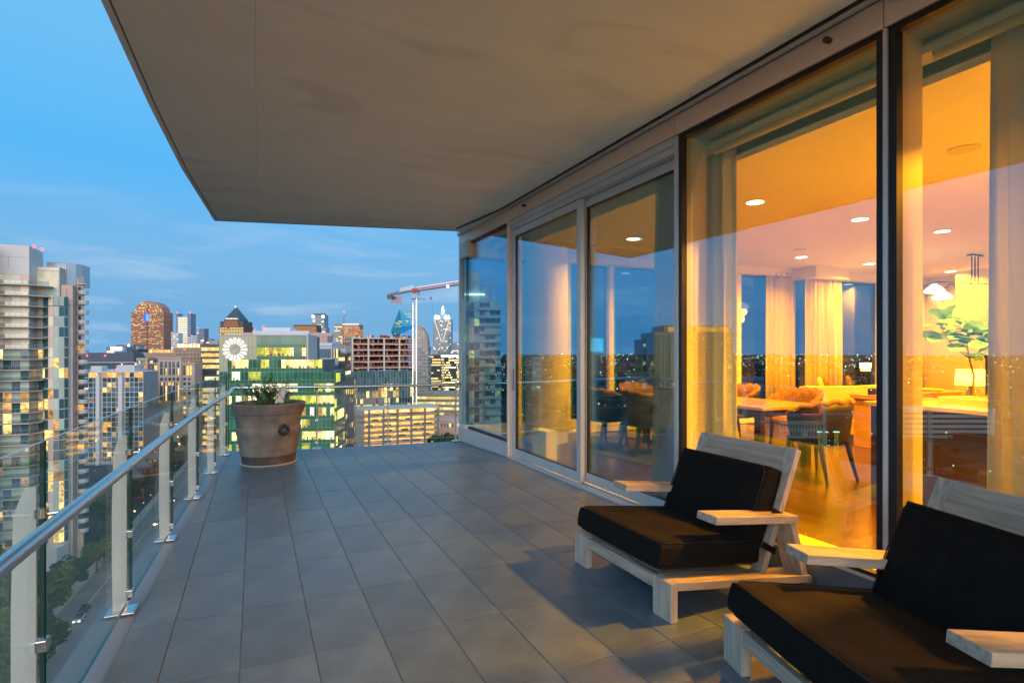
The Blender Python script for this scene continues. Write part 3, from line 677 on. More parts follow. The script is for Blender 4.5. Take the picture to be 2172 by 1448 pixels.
# pendant lamp
x, y = at(2068, 9.3)
pn = empty('pendant_lamp', (x, y, CZ), 0, 'black three-armed ceiling lamp with glowing glass shades', 'pendant lamp')
def loc(px, d, z): X, Y = at(px, d); return (X - x, Y - y, z - CZ)
MB().box(-.16, .16, -.05, .05, -.03, 0).build('ceiling_plate', m_leg, pn)
zr = zat(602, 9.3)
arms = [[(-.10, 0, -.03), (-.10, 0, zr - CZ), loc(1990, 9.0, zr), loc(1965, 8.8, zr - .08)], [(0, 0, -.03), (0, 0, zr - CZ - .01), loc(2012, 9.2, zr - .02), loc(1998, 9.3, zr - .14)], [(.10, 0, -.03), (.10, 0, zr - CZ), loc(2150, 9.3, zr)]]
for a in arms: MB().tube(a, .011, 8).build('arm', m_leg, pn, smooth=True)
for (px, d, py) in ((1982, 9.0, 612), (1999, 9.3, 626), (1910, 9.6, 612)):
    X, Y = at(px, d); z = zat(py, d)
    MB().lathe([(.02, .08), (.10, .02), (.15, -.04), (.13, -.07), (0.001, -.085)], (X - x, Y - y, z - CZ), 20, close=False).build('lamp_shade', glow('pendant_glow', (1, .72, .34), 3), pn, smooth=True)
    ld = bpy.data.lights.new('bulb', 'POINT'); ld.energy = 11; ld.color = (1, .42, .05); ld.shadow_soft_size = .1
    l = bpy.data.objects.new('bulb', ld); COL.objects.link(l); l.parent = pn; l.location = (X - x, Y - y, z - CZ - .15)
# floor lamp added to brighten the curtain
fl_ = empty('added_floor_lamp', (xon(1760), BWL(xon(1750)) - .75, FZ), 0, 'slim floor lamp added to light the curtain, behind the sofa', 'lamp')
MB().lathe([(.12, 0), (.12, .02), (.012, .03), (.012, 1.0)], (0, 0, 0), 14).build('stand', m_leg, fl_); MB().lathe([(.08, 1.0), (.10, 1.16)], (0, 0, 0), 16, close=False).build('lamp_shade', cloth_mat('shade_linen', (.85, .78, .6), .6), fl_)
ld = bpy.data.lights.new('bulb', 'POINT'); ld.energy = 34; ld.color = (1, .46, .06); ld.shadow_soft_size = .04
l = bpy.data.objects.new('bulb', ld); COL.objects.link(l); l.parent = fl_; l.location = (0, 0, 1.15)

# ================================================================== lounge chairs on the balcony
m_teak = mat('weathered_teak', (0.40, 0.345, 0.28), 0.65, var=0.30, vscale=8, bump=0.25, bscale=60, stretch=(0.35, 5, 5))
m_teak2 = mat('weathered_teak_b', (0.40, 0.345, 0.28), 0.65, var=0.30, vscale=8, bump=0.25, bscale=60, stretch=(5, 0.35, 5))
m_teak3 = mat('weathered_teak_c', (0.42, 0.375, 0.32), 0.65, var=0.30, vscale=8, bump=0.25, bscale=60, stretch=(5, 5, .35))
m_black = mat('black_canvas', (0.007, 0.0065, 0.006), 0.95, var=0.3, vscale=14, bump=0.9, bscale=11, spec=0.2)
m_piping = mat('black_piping', (0.006, 0.006, 0.005), 0.9)
def cushion(name, L, W, T, parent, puff=0.028, crease=()):
    m = MB(); us = [0, .012, .05] + [i / 14 for i in range(2, 13)] + [.95, .988, 1]; vs = us; nx = ny = len(us) - 1
    rr = random.Random(int(L * 1000))
    def prof(u):          # rounded end
        return (1 - abs(2 * u - 1) ** 9)
    for side in (1, -1):
        for i in range(nx + 1):
            for j in range(ny + 1):
                u, v = us[i], vs[j]
                e_ = min(u, 1 - u) * L, min(v, 1 - v) * W; q_ = min(1, e_[0] / .035) * min(1, e_[1] / .035)
                h = T / 2 * (.80 + .20 * q_) + puff * .45 * sin(pi * u) * sin(pi * v) + (.009 * sin(u * 9 + v * 5 + L * 20) * sin(v * 7 - u * 4) if .05 < u < .95 and .05 < v < .95 else 0) + rr.uniform(-.0025, .0025)
                m.v.append((L * (u - .5) * (1 - .012 * (1 if side > 0 else -1)), W * (v - .5), side * h))
    k = (nx + 1) * (ny + 1)
    for i in range(nx):
        for j in range(ny):
            a = i * (ny + 1) + j; m.f.append((a, a + ny + 1, a + ny + 2, a + 1)); m.f.append((k + a, k + a + 1, k + a + ny + 2, k + a + ny + 1)); m.m += [0, 0]
    def seam(a, b): m.f.append((a, b, k + b, k + a)); m.m.append(0)
    for j in range(ny): seam(j, j + 1) if False else m.f.append((j + 1, k + j + 1, k + j, j)); m.m.append(0)
    for j in range(ny): a = nx * (ny + 1) + j; m.f.append((a, k + a, k + a + 1, a + 1)); m.m.append(0)
    for i in range(nx): a = i * (ny + 1); m.f.append((a, k + a, k + a + ny + 1, a + ny + 1)); m.m.append(0)
    for i in range(nx): a = i * (ny + 1) + ny; m.f.append((a + ny + 1, k + a + ny + 1, k + a, a)); m.m.append(0)
    o = m.build(name, m_black, parent, smooth=True, sub=1)
    for p in o.data.polygons: p.use_smooth = True
    for z in (T * .46, -T * .46):
        a_, b_ = L / 2 - .012, W / 2 - .012; k = .03
        P_ = [(-a_ + k, -b_), (0, -b_ - .004), (a_ - k, -b_), (a_, -b_ + k), (a_ + .003, 0), (a_, b_ - k), (a_ - k, b_), (0, b_ + .004), (-a_ + k, b_), (-a_, b_ - k), (-a_ - .003, 0), (-a_, -b_ + k), (-a_ + k, -b_)]
        MB().tube([(x_, y_, z) for x_, y_ in P_], .0030, 6, caps=False).build('piping', m_piping, o, smooth=True)
    return o
def lounge_chair(x, y, rz, label):
    """local +x goes back towards the window, local -y across; origin at the front outer corner"""
    o = empty('lounge_chair', (x, y, 0.004), rz, label, 'lounge chair', 'lounge chairs')
    W = 0.935; bw_ = 0.145; th = 0.044
    for s, y0 in ((0, -bw_), (1, -W)):
        MB().box(0, th, y0, y0 + bw_, 0, 0.205).build('leg', m_teak3, o, bevel=.003)
        # side plank sloping to the back
        m = MB().hull8([(th + .001, y0, .160), (1.08, y0, .022), (1.08, y0 + bw_, .022), (th + .001, y0 + bw_, .160), (th + .001, y0, .205), (1.075, y0, .066), (1.075, y0 + bw_, .066), (th + .001, y0 + bw_, .205)])
        m.build('side_plank', m_teak, o, bevel=.003)
        # arm and its strut
        MB().hull8([(.31, y0, .465), (.96, y0, .388), (.96, y0 + bw_, .388), (.31, y0 + bw_, .465), (.315, y0, .508), (.965, y0, .432), (.965, y0 + bw_, .432), (.315, y0 + bw_, .508)]).build('armrest', m_teak, o, bevel=.003)
        MB().hull8([(1.0, y0 + .006, .070), (1.05, y0 + .006, .066), (1.05, y0 + bw_ - .006, .066), (1.0, y0 + bw_ - .006, .070), (.90, y0 + .006, .392), (.95, y0 + .006, .388), (.95, y0 + bw_ - .006, .388), (.90, y0 + bw_ - .006, .392)]).build('arm_strut', m_teak3, o, bevel=.003)
    MB().box(.004, .036, -W + bw_ + .001, -bw_ - .001, .135, .20).build('front_rail', m_teak2, o, bevel=.003)
    for k in range(5):
        xx = .12 + k * .125; z = .192 - xx * .135
        MB().box(xx, xx + .09, -W + bw_ + .001, -bw_ - .001, z - .022, z).build('seat_slat', m_teak2, o, bevel=.002)
    # leaning back frame
    A = Vector((.745, 0, .085)); B = Vector((1.065, 0, .800)); d = (B - A); n = Vector((d.z, 0, -d.x)).normalized() * .022
    def bk(t0, t1, y0, y1, name, mt, off=0.0):
        p, q = A + d * t0 + n * off, A + d * t1 + n * off
        return MB().hull8([(p.x - n.x, y0, p.z - n.z), (p.x + n.x, y0, p.z + n.z), (p.x + n.x, y1, p.z + n.z), (p.x - n.x, y1, p.z - n.z), (q.x - n.x, y0, q.z - n.z), (q.x + n.x, y0, q.z + n.z), (q.x + n.x, y1, q.z + n.z), (q.x - n.x, y1, q.z - n.z)]).build(name, mt, o, bevel=.003)
    yl, yr = -.075, -W + .075
    bk(0, 1, yl - .075, yl, 'back_post', m_teak3); bk(0, 1, yr, yr + .075, 'back_post', m_teak3)
    for t0, t1 in ((.80, 1.0), (.56, .775), (.32, .535), (.10, .295)):
        bk(t0, t1, yr + .076, yl - .076, 'back_slat', m_teak2)
    sc = cushion('seat_cushion', .74, .80, .145, o); sc.location = (.35, -W / 2, .278); sc.rotation_euler = (0, R(7.0), 0)
    bc = cushion('back_cushion', .50, .72, .16, o)
    c_ = A + d * .475 - n * 4.7; bc.location = (c_.x, -W / 2, c_.z); bc.rotation_euler = (0, -R(90) + atan2(d.x, d.z), 0)
    for t in (.42, .16) :
        for y0 in (yl - .085, yr - .010):
            p = A + d * (t + .05)
            a_ = p - n * 3.6; b_ = p + n * 1.35
            MB().bar((a_.x, y0 + .0, a_.z + .01), (b_.x, y0 + .0, b_.z), .008, .036).bar((b_.x, y0, b_.z), (b_.x, y0 + .095, b_.z), .008, .036).bar((a_.x, y0 + .095, a_.z + .01), (b_.x, y0 + .095, b_.z), .008, .036).build('strap', m_black, o)
    return o
lounge_chair(1.93, 3.12, 0, 'wooden lounge chair with black cushions nearer the planter')
lounge_chair(1.93, 1.84, R(-16.3), 'wooden lounge chair with black cushions turned slightly, cut by the frame edge')

# ================================================================== planter
PX, PY = 0.16, 7.60
pt = empty('planter', (PX, PY, 0.004), 0, 'large weathered clay planter in the railing corner', 'planter')
m_clay = mat('weathered_clay', (0.225, 0.195, 0.17), 0.85, var=0.18, vscale=7, bump=0.3, bscale=40, stain=((0.11, 0.08, 0.065), 3.0, 0.45, 0.7, 0.65))
prof = [(.0, 0), (.30, 0), (.315, .015), (.322, .10), (.330, .115), (.337, .135), (.338, .15), (.368, .36), (.374, .375), (.381, .40), (.383, .445), (.372, .465), (.375, .48), (.395, .63), (.412, .635), (.432, .725), (.440, .745), (.432, .757), (.405, .757), (.398, .74), (.39, .68)]
pm_ = MB().lathe(prof, (0, 0, 0), 64, close=False); pm_.m = [1 if max(pm_.v[i][2] for i in q) < .125 else 0 for q in pm_.f]
pm_.build('pot', [m_clay, mat('damp_clay', (.085, .073, .066), .7, var=.4, vscale=9, bump=.3)], pt, smooth=True)
MB().lathe([(.0, .002), (.335, .002), (.335, .010), (.30, .012)], (0, 0, 0), 48, close=False).build('saucer_ring', mat('limescale', (.5, .48, .44), .7), pt)
MB().lathe([(0.001, .69), (.393, .68)], (0, 0, 0), 32, close=False).build('soil', mat('soil', (.05, .035, .025), .95, bump=.6), pt)
a = R(-66); hx, hy = .375 * cos(a), .375 * sin(a)
rk = MB(); ring = [(.050 * cos(t), 0, .050 * sin(t)) for t in [2 * pi * i / 20 for i in range(21)]]
rk.tube(ring, .021, 8, caps=False).lathe([(.02, 0), (.026, .02), (.014, .045)], (0, 0, .03), 10)
rk.build('ring_handle', mat('iron', (.035, .035, .04), .45, metal=.3), pt, (hx * 1.05, hy * 1.05, .44), R(13), smooth=True)
# herb
m_herb = cloth_mat('herb_leaf', (0.045, 0.09, 0.022), 0.25); m_bright = cloth_mat('bright_leaf', (0.10, 0.30, 0.02), 0.35)
m_stem = mat('herb_stem', (.10, .08, .035), .8)
hb = empty('herb_bush', (PX - .02, PY, .69), 0, 'straggly rosemary-like bush growing in the planter', 'plant')
r4 = random.Random(11); st_ = MB(); lv = MB()
def sprig(mb_s, mb_l, base, tip, n, ls, w=.0035):
    b = Vector(base); t = Vector(tip); mid = (b + t) / 2 + Vector((r4.uniform(-.03, .03), r4.uniform(-.03, .03), 0))
    pts = [b, mid, t]; mb_s.tube([tuple(p) for p in pts], [.0035, .0025, .0012], 4, caps=False)
    for i in range(n):
        u = r4.uniform(.15, 1); p = b * (1 - u) ** 2 + mid * 2 * u * (1 - u) + t * u * u
        dr = Vector((r4.gauss(0, 1), r4.gauss(0, 1), r4.uniform(-.1, 1.2))).normalized() * ls * r4.uniform(.6, 1.2)
        sd = dr.cross(Vector((r4.gauss(0, 1), r4.gauss(0, 1), r4.gauss(0, 1)))).normalized() * w
        mb_l.quad(tuple(p), tuple(p + dr * .5 + sd), tuple(p + dr), tuple(p + dr * .5 - sd))
for i in range(40):
    a = r4.uniform(0, 2 * pi); rr = r4.uniform(0, .10); sp = r4.uniform(.0, .30) ; h = r4.uniform(.20, .44) * (1 - sp * .5)
    base = (rr * cos(a), rr * sin(a), 0); tip = (base[0] + sp * cos(a), base[1] + sp * sin(a), h)
    sprig(st_, lv, base, tip, 24, .030)
    for k in range(2):
        u = r4.uniform(.4, .8); q = [base[j] + (tip[j] - base[j]) * u for j in range(3)]
        sprig(st_, lv, q, (q[0] + r4.uniform(-.10, .10), q[1] + r4.uniform(-.10, .10), q[2] + r4.uniform(.03, .13)), 16, .028)
st_.build('stem', m_stem, hb, kind='stuff'); lv.build('foliage', m_herb, hb, kind='stuff')
bl = MB()
for i in range(420):
    a = r4.uniform(0, 2 * pi); c0 = (.20, -.10) if i % 3 else (-.12, -.12); rr = abs(r4.gauss(0, .07)); p = Vector((c0[0] + rr * cos(a), c0[1] + rr * sin(a), r4.uniform(0, .07)))
    dr = Vector((r4.gauss(0, 1), r4.gauss(0, 1), r4.uniform(.2, 1.2))).normalized() * .028; sd = dr.cross(Vector((0, 0, 1))).normalized() * .007
    bl.quad(tuple(p), tuple(p + dr * .5 + sd), tuple(p + dr), tuple(p + dr * .5 - sd))
q = bl.build('ground_plant', m_bright, None, (PX, PY, .69)); tag(q, 'bright green low plant around the herb in the planter', 'plant', kind='stuff')
# white cut-out ornament
X, Y = PX + .15, PY - .06
og = empty('garden_ornament', (X, Y, .70), R(4), 'small white horse-shaped plaque with a wire bridle stuck in the planter', 'ornament')
sil = [(-.085, .0), (.02, .0), (.03, .07), (.045, .13), (.085, .085), (.10, .10), (.085, .16), (.03, .19), (-.03, .185), (-.06, .15), (-.07, .08)]
m = MB().prism(sil, -.005, .005); p_ = m.build('plaque', mat('chalk_white', (.75, .73, .68), .7), og, (0, 0, .05)); p_.rotation_euler = (R(90), 0, 0)
MB().tube([(-.06, -.008, .10), (-.01, -.008, .21), (.05, -.008, .22)], .003, 5).tube([(-.04, -.008, .20), (.02, -.008, .08)], .002, 5).build('wire', m_leg, og)
MB().tube([(-.02, 0, -.05), (-.02, 0, .06)], .004, 6).build('stake', m_leg, og)
# ================================================================== the city
GZ = GROUND
class Frame:
    "a plot of land: origin on the ground, turned so that local -y looks towards the balcony"
    def __init__(s, px, d, psi=0.0, mirror=False):
        s.mirror = mirror
        x, y = at(px, d)
        if mirror: x = 2 * 3.075 - x
        s.o = (x, y); s.rz = (YAW if mirror else -YAW) + R(psi)
        s.c, s.s = cos(s.rz), sin(s.rz)
    def cam(s, lx, ly):
        x = s.o[0] + lx * s.c - ly * s.s; y = s.o[1] + lx * s.s + ly * s.c
        if s.mirror: x = 2 * 3.075 - x
        return (x * cos(YAW) - y * sin(YAW), x * sin(YAW) + y * cos(YAW))
    def px(s, lx, ly): r, d = s.cam(lx, ly); return 1086 + FPX * r / d
    def x_at(s, px, ly):
        a, b = -400.0, 400.0; fa = s.px(a, ly) - px
        lo, hi = (-60, 120) if not s.mirror else (-60, 120)
        best = min((abs(s.px(lo + (hi - lo) * i / 1800, ly) - px), lo + (hi - lo) * i / 1800) for i in range(1801) if s.cam(lo + (hi - lo) * i / 1800, ly)[1] > 5)
        return best[1]
    def z_at(s, py, lx=0, ly=0): return zat(py, s.cam(lx, ly)[1]) - GZ
    def root(s, name, label, cat, group=None): return empty(name, (*s.o, GZ), s.rz, label, cat, group)

def gmat(name, col, rough=0.25, **k): return mat(name, col, rough, **k)
g_night = gmat('night_pane', (0.045, 0.065, 0.08), 0.08, spec=0.9); g_blue = gmat('blue_pane', (0.10, 0.17, 0.22), 0.10, spec=1.0)
g_teal = gmat('teal_pane', (0.04, 0.12, 0.13), 0.08, spec=1.0); g_green = gmat('green_pane', (0.035, 0.17, 0.10), 0.07, spec=0.75, rand=.35); g_green2 = gmat('green_spandrel', (0.03, 0.15, 0.095), 0.12, spec=0.6)
w1 = glow('lit_window_warm', (1.0, 0.62, 0.20), 1.25, 0.7, 0.9); w2 = glow('lit_window_yellow', (1.0, 0.76, 0.28), 1.2, 0.5, 0.8); w3 = glow('lit_window_dim', (1.0, 0.55, 0.20), 0.42, 0.7, 0.7)
w4 = glow('lit_window_white', (1.0, 0.84, 0.50), 1.5, 0.4, 0.5); w5 = glow('lit_window_lime', (0.78, 0.74, 0.12), 0.72, 0.55, 0.7); w6 = glow('lit_window_orange', (1.0, 0.42, 0.08), 0.9, 0.6, 0.8)
red = glow('red_beacon', (1, .05, .06), 4); whitelamp = glow('white_lamp', (1, .9, .72), 4); bluelamp = glow('blue_lamp', (.12, .22, 1), 2.5); pinklamp = glow('pink_lamp', (1, .06, .45), 2.2); orangelamp = glow('amber_lamp', (1, .42, .08), 2.6); greenlamp = glow('green_lamp', (.1, 1, .4), 1.6)
st_beige = mat('beige_stone', (0.40, 0.31, 0.24), 0.85, var=.08, vscale=.3); st_tan = mat('tan_stone', (0.36, 0.25, 0.17), .85, var=.1, vscale=.3); st_grey = mat('grey_concrete', (0.36, 0.34, 0.33), .85, var=.08, vscale=.3)
st_pale = mat('pale_concrete', (.52, .48, .45), .8, var=.06, vscale=.2); st_red = mat('red_granite', (.44, .20, .13), .5, var=.08, vscale=.1); st_dark = mat('dark_facade', (.07, .08, .09), .4); st_pink = mat('pink_stone', (.55, .37, .33), .8, var=.05)
st_brown = mat('brown_granite', (.14, .07, .05), .5, var=.1, vscale=.1); st_white = mat('white_facade', (.60, .62, .66), .7, var=.05, vscale=.1); st_bluegrey = mat('blue_grey_facade', (.20, .25, .32), .35, var=.05, vscale=.05)
m_conc = mat('raw_concrete', (.58, .51, .44), .9, var=.12, vscale=.5); m_net = mat('red_safety_net', (.32, .07, .035), .9); m_mull = mat('window_frame_grey', (.30, .33, .33), .5, metal=.3)
WM = [g_night, w1, w2, w3, w4, g_blue, w6]      # material slots of joined windows

def fbox(mb, face, w, dep, a0, a1, z0, z1, mi, t=0.15):
    if face == 'front': mb.box(a0, a1, -t, 0.0, z0, z1, mi)
    elif face == 'right': mb.box(w, w + t, a0, a1, z0, z1, mi)
    else: mb.box(-t, 0, a0, a1, z0, z1, mi)
def windows(mb, face, w, dep, a0, a1, z0, z1, nx, nz, fx=.6, fz=.55, lit=.3, slots=(1, 2, 3), dark=0, run=.55, r_=rnd, t=.15):
    cw, ch = (a1 - a0) / nx, (z1 - z0) / nz
    for j in range(nz):
        on = r_.random() < lit; rl_ = lit * r_.uniform(.3, 1.8); k = r_.choice(slots)
        for i in range(nx):
            if r_.random() > run: on = r_.random() < rl_; k = r_.choice(slots)
            x = a0 + cw * (i + .5); z = z0 + ch * (j + .5)
            fbox(mb, face, w, dep, x - cw * fx / 2, x + cw * fx / 2, z - ch * fz / 2, z + ch * fz / 2, k if on else dark, t)
def beacon(root, x, y, z, m=None, s=0.9, name='beacon'):
    return MB().lathe([(.001, -.5 * s), (.42 * s, -.2 * s), (.42 * s, .2 * s), (.001, .5 * s)], (0, 0, 0), 6, close=False).build(name, m or red, root, (x, y, z))
def tower(name, label, px0, px1, py, d, dep, wall, nx, nz, fx=.6, fz=.55, lit=.3, slots=(1, 2, 3), dark=0, psi=0, group=None, sides=('right',), pyb=None, parapet=1.0, cat='building', run=.55, mirror=False, roofbox=True, sidelit=None, base_mat=None):
    f = Frame(px1 if mirror else px0, d, psi, mirror); w = abs(px1 - px0) / FPX * d / max(.3, cos(R(psi))); h = f.z_at(py)
    o = f.root(name, label, cat, group)
    zb = 0.0 if pyb is None else max(0, f.z_at(pyb))
    MB().box(0, w, 0, dep, 0, h).build('wall', wall, o)
    m = MB(); ze = h - parapet
    windows(m, 'front', w, dep, w * .03, w * .97, zb + .5, ze, nx, nz, fx, fz, lit, slots, dark, run)
    for sd in sides:
        n2 = max(2, int(nx * dep / w)); windows(m, sd, w, dep, dep * .03, dep * .97, zb + .5, ze, n2, nz, fx, fz, lit if sidelit is None else sidelit, slots, dark, run)
    m.build('window', WM, o, kind='stuff')
    if d < 700 and nz > 2:
        m = MB(); ch = (ze - zb - .5) / nz
        for j in range(nz + 1): z = zb + .5 + ch * j; e_ = min(.5, ch * (1 - fz) / 2); m.box(-.02, w + .02, -.42, -.0, z - e_ * .7, z + e_ * .7)
        cw = w * .94 / nx
        if fx < .97:
            for i in range(nx + 1): x = w * .03 + cw * i; e_ = cw * (1 - fx) / 2; m.box(x - e_ * .7, x + e_ * .7, -.34, -.0, zb + .5, ze)
        m.build('facade_relief', wall, o, kind='stuff')
    MB().box(-.25, w + .25, -.25, 0.0, h - .9, h + .4).box(w + .001, w + .25, 0.0, dep, h - .9, h + .4).build('parapet', base_mat or wall, o)
    if roofbox: MB().box(w * .25, w * .7, dep * .2, dep * .7, h + .001, h + 3.5).build('roof_plant', st_grey, o)
    return f, o, w, h

# ---- ground, streets
gm = mat('city_ground', (0.026, 0.028, 0.027), 0.9, var=.5, vscale=.02)
k = 120; ring = [(cos(2 * pi * i / k) * 14000, sin(2 * pi * i / k) * 14000) for i in range(k)]
MB().prism(ring, -2, 0).build('ground', gm, None, (0, 0, GZ), kind='structure')
m_road = mat('asphalt', (.26, .20, .17), .85, var=.15, vscale=.2); m_walk = mat('pavement', (.46, .36, .29), .9, var=.1, vscale=.5); m_lawn = mat('lawn', (.035, .07, .02), .95, var=.3, vscale=.4)
def gpt(px, py): d = (EYE - GZ) * FPX / (py - 746); return at(px, d)
def ribbon(pts, w, z, name, m, kind='structure'):
    P = [Vector((*p, 0)) for p in pts]; L = []; Rr = []
    for i, p in enumerate(P):
        d = (P[min(i + 1, len(P) - 1)] - P[max(0, i - 1)]).normalized(); n = Vector((-d.y, d.x, 0)) * w / 2
        L.append(p + n); Rr.append(p - n)
    m_ = MB()
    for i in range(len(P) - 1):
        a, b, c_, e = Rr[i], Rr[i + 1], L[i + 1], L[i]
        m_.hull8([(q.x, q.y, -.3) for q in (a, b, c_, e)] + [(q.x, q.y, z) for q in (a, b, c_, e)])
    return m_.build(name, m, None, (0, 0, GZ), kind=kind)
rp = [gpt(60, 1800), gpt(60, 1560), gpt(90, 1420), gpt(165, 1310), gpt(240, 1215), gpt(318, 1120), gpt(385, 1030), gpt(440, 960), gpt(490, 905), gpt(560, 850)]
ribbon(rp, 17, .10, 'pavement', m_walk); ribbon(rp, 11, .104, 'road', m_road)
ribbon([(x - .1, y) for x, y in rp], .2, .108, 'road_marking', mat('road_paint', (.7, .6, .35), .8))
def car(px, py, rz, body, label, lights=True):
    x, y = gpt(px, py); o = empty('car', (x, y, GZ + .108), rz, label, 'car', 'cars on the street below')
    MB().hull8([(-2.2, -.9, .35), (2.2, -.9, .35), (2.2, .9, .35), (-2.2, .9, .35), (-2.15, -.85, .92), (2.1, -.85, .82), (2.1, .85, .82), (-2.15, .85, .92)]).build('body', body, o, bevel=.08)
    MB().hull8([(-1.6, -.8, .93), (1.0, -.8, .90), (1.0, .8, .90), (-1.6, .8, .93), (-1.1, -.65, 1.42), (.4, -.65, 1.42), (.4, .65, 1.42), (-1.1, .65, 1.42)]).build('cabin', g_night, o, bevel=.05)
    for sx in (-1.35, 1.35):
        for sy in (-.9, .9): w_ = MB().lathe([(.001, -.1), (.33, -.1), (.33, .1), (.001, .1)], (0, 0, 0), 12, close=False).build('wheel', m_leg, o, (sx, sy, .33)); w_.rotation_euler = (R(90), 0, 0)
    if lights:
        for sy in (-.6, .6): MB().box(2.1, 2.18, sy - .2, sy + .2, .55, .8).build('headlight', whitelamp, o)
    return o
carw = mat('white_car', (.7, .7, .7), .3, coat=.5); carb = mat('dark_car', (.03, .035, .05), .3, coat=.5); cars_ = mat('silver_car', (.35, .35, .37), .3, metal=.5)
hd_ = atan2(rp[3][1] - rp[4][1], rp[3][0] - rp[4][0])
car(168, 1316, hd_, carw, 'white car with its headlights on, driving along the street below')
car(178, 1296 , hd_, carb, 'dark car right behind the white one with headlights on', False)
for i, (px, py, b) in enumerate(((332, 1112, cars_), (345, 1094, carb), (357, 1078, carw), (368, 1062, cars_))):
    car(px, py, hd_, b, ('silver car parked farther up the street, first of the row', 'dark car parked farther up the street, second of the row', 'white car parked farther up the street, third of the row', 'silver car parked farthest up the street')[i], True)
# townhouses with red brick walls
brick = mat('red_brick', (.26, .09, .06), .9, var=.2, vscale=1.5); roofg = mat('grey_shingle', (.14, .15, .17), .85, var=.1)
hl = ['red brick townhouse with a grey hipped roof, nearest the street bend', 'red brick townhouse second from the street bend', 'red brick townhouse in the middle of the row', 'red brick townhouse last but one up the street', 'red brick townhouse at the far end of the row', 'grey-roofed townhouse behind the row']
for i, (px, py) in enumerate(((262, 1062), (282, 1036), (300, 1012), (312, 990), (322, 972), (262, 1005))):
    f = Frame(px, (EYE - GZ) * FPX / (py - 746), 35); o = f.root('townhouse', hl[i], 'house', 'brick townhouses along the street')
    MB().box(0, 8, 0, 11, 0, 10).build('wall', brick, o)
    MB().hull8([(-.4, -.4, 10), (8.4, -.4, 10), (8.4, 11.4, 10), (-.4, 11.4, 10), (3, 3, 13), (5, 3, 13), (5, 8, 13), (3, 8, 13)]).build('roof', roofg, o)
    for a in (1.2, 3.5, 5.8):
        for z in (1.2, 4.4, 7.4): ubox('window', w3 if rnd.random() < .35 else g_night, a, a + 1.2, -.1, -.001, z, z + 1.6, o)

# ---- trees
def crown_mesh(seed, m, n=1500, r=3.8, h=3.2):
    rr = random.Random(seed); mb = MB(); cl_ = [(rr.uniform(-.6, .6) * r, rr.uniform(-.6, .6) * r, rr.uniform(-.5, .7) * h, rr.uniform(.28, .5) * r) for _ in range(9)]
    for i in range(n):
        cx_, cy_, cz_, cr_ = rr.choice(cl_); v = Vector((rr.gauss(0, 1), rr.gauss(0, 1), rr.gauss(0, 1))).normalized() * cr_ * rr.uniform(.65, 1.05)
        p = Vector((cx_, cy_, cz_)) + v; a = Vector((rr.gauss(0, 1), rr.gauss(0, 1), rr.gauss(0, .6))).normalized(); b = a.cross(Vector((rr.gauss(0, 1), rr.gauss(0, 1), rr.gauss(0, 1)))).normalized(); s_ = rr.uniform(.28, .52)
        mb.quad(tuple(p - a * s_), tuple(p + b * s_ * .6), tuple(p + a * s_), tuple(p - b * s_ * .6))
    o = mb.build('crown', m, None); me = o.data; bpy.data.objects.remove(o); return me
m_fol = cloth_mat('foliage', (.05, .11, .03), .2); m_fol2 = cloth_mat('foliage_b', (.12, .17, .02), .2); m_bark = mat('bark', (.07, .05, .035), .9)
CM = [crown_mesh(1, m_fol), crown_mesh(2, m_fol), crown_mesh(3, m_fol2)]
tk = MB().tube([(0, 0, 0), (.15, 0, 2.2), (0, .1, 4.6)], [.28, .2, .12], 7).build('trunk', m_bark); tkm = tk.data; bpy.data.objects.remove(tk)
bm_ = MB().tube([(.1, 0, 2.6), (1.2, .5, 4.6)], [.1, .04], 5).tube([(.1, 0, 2.8), (-1.1, -.4, 4.8)], [.1, .04], 5).tube([(.05, 0, 3.2), (.2, -1.1, 5)], [.1, .04], 5).build('limb', m_bark); bmm = bm_.data; bpy.data.objects.remove(bm_)
def tree(x, y, s, label, v=0, group='trees along the street'):
    o = empty('street_tree', (x, y, GZ + .02), rnd.uniform(0, 6), label, 'tree', group); s *= 1.2; o.scale = (s, s, s * rnd.uniform(.9, 1.1))
    link('trunk', tkm, o); link('limb', bmm, o); link('crown', CM[v], o, (0, 0, 5.6)); return o
def lamp(x, y, label, m=None, h=8):
    o = empty('street_lamp', (x, y, GZ + .1), rnd.uniform(0, 6), label, 'street lamp', 'street lamps below')
    MB().tube([(0, 0, 0), (0, 0, h), (.9, 0, h + .3)], [.09, .06, .05], 6).build('pole', st_dark, o); MB().lathe([(.001, -.15), (.25, -.05), (.12, .12), (.001, .15)], (1.0, 0, h + .2), 8, close=False).build('lamp_head', m or orangelamp, o); return o
r5 = random.Random(21)
TP = [(20, 1270, 1.5), (70, 1300, 1.35), (110, 1330, 1.3), (30, 1350, 1.5), (85, 1390, 1.2), (15, 1420, 1.5), (60, 1460, 1.3), (20, 1500, 1.4), (148, 1262, 1.0), (190, 1180, 1.2), (210, 1145, 1.3), (238, 1120, 1.3), (262, 1100, 1.2), (230, 1085, 1.2), (285, 1070, 1.1), (205, 1215, 1.0), (255, 1160, 1.0), (310, 1050, 1.0), (345, 1010, 1.1), (372, 1000, 1.1), (360, 975, 1.0), (405, 985, 1.1), (200, 1090, 1.2), (180, 1130, 1.1), (240, 1200, .9), (395, 955, 1.1), (420, 940, 1.1)]
ORD = ['first', 'second', 'third', 'fourth', 'fifth', 'sixth', 'seventh', 'eighth', 'ninth', 'tenth', 'eleventh', 'twelfth', 'last']
def zone(px, py): return 0 if (px < 130 and py > 1240) else (2 if px > 305 else 1)
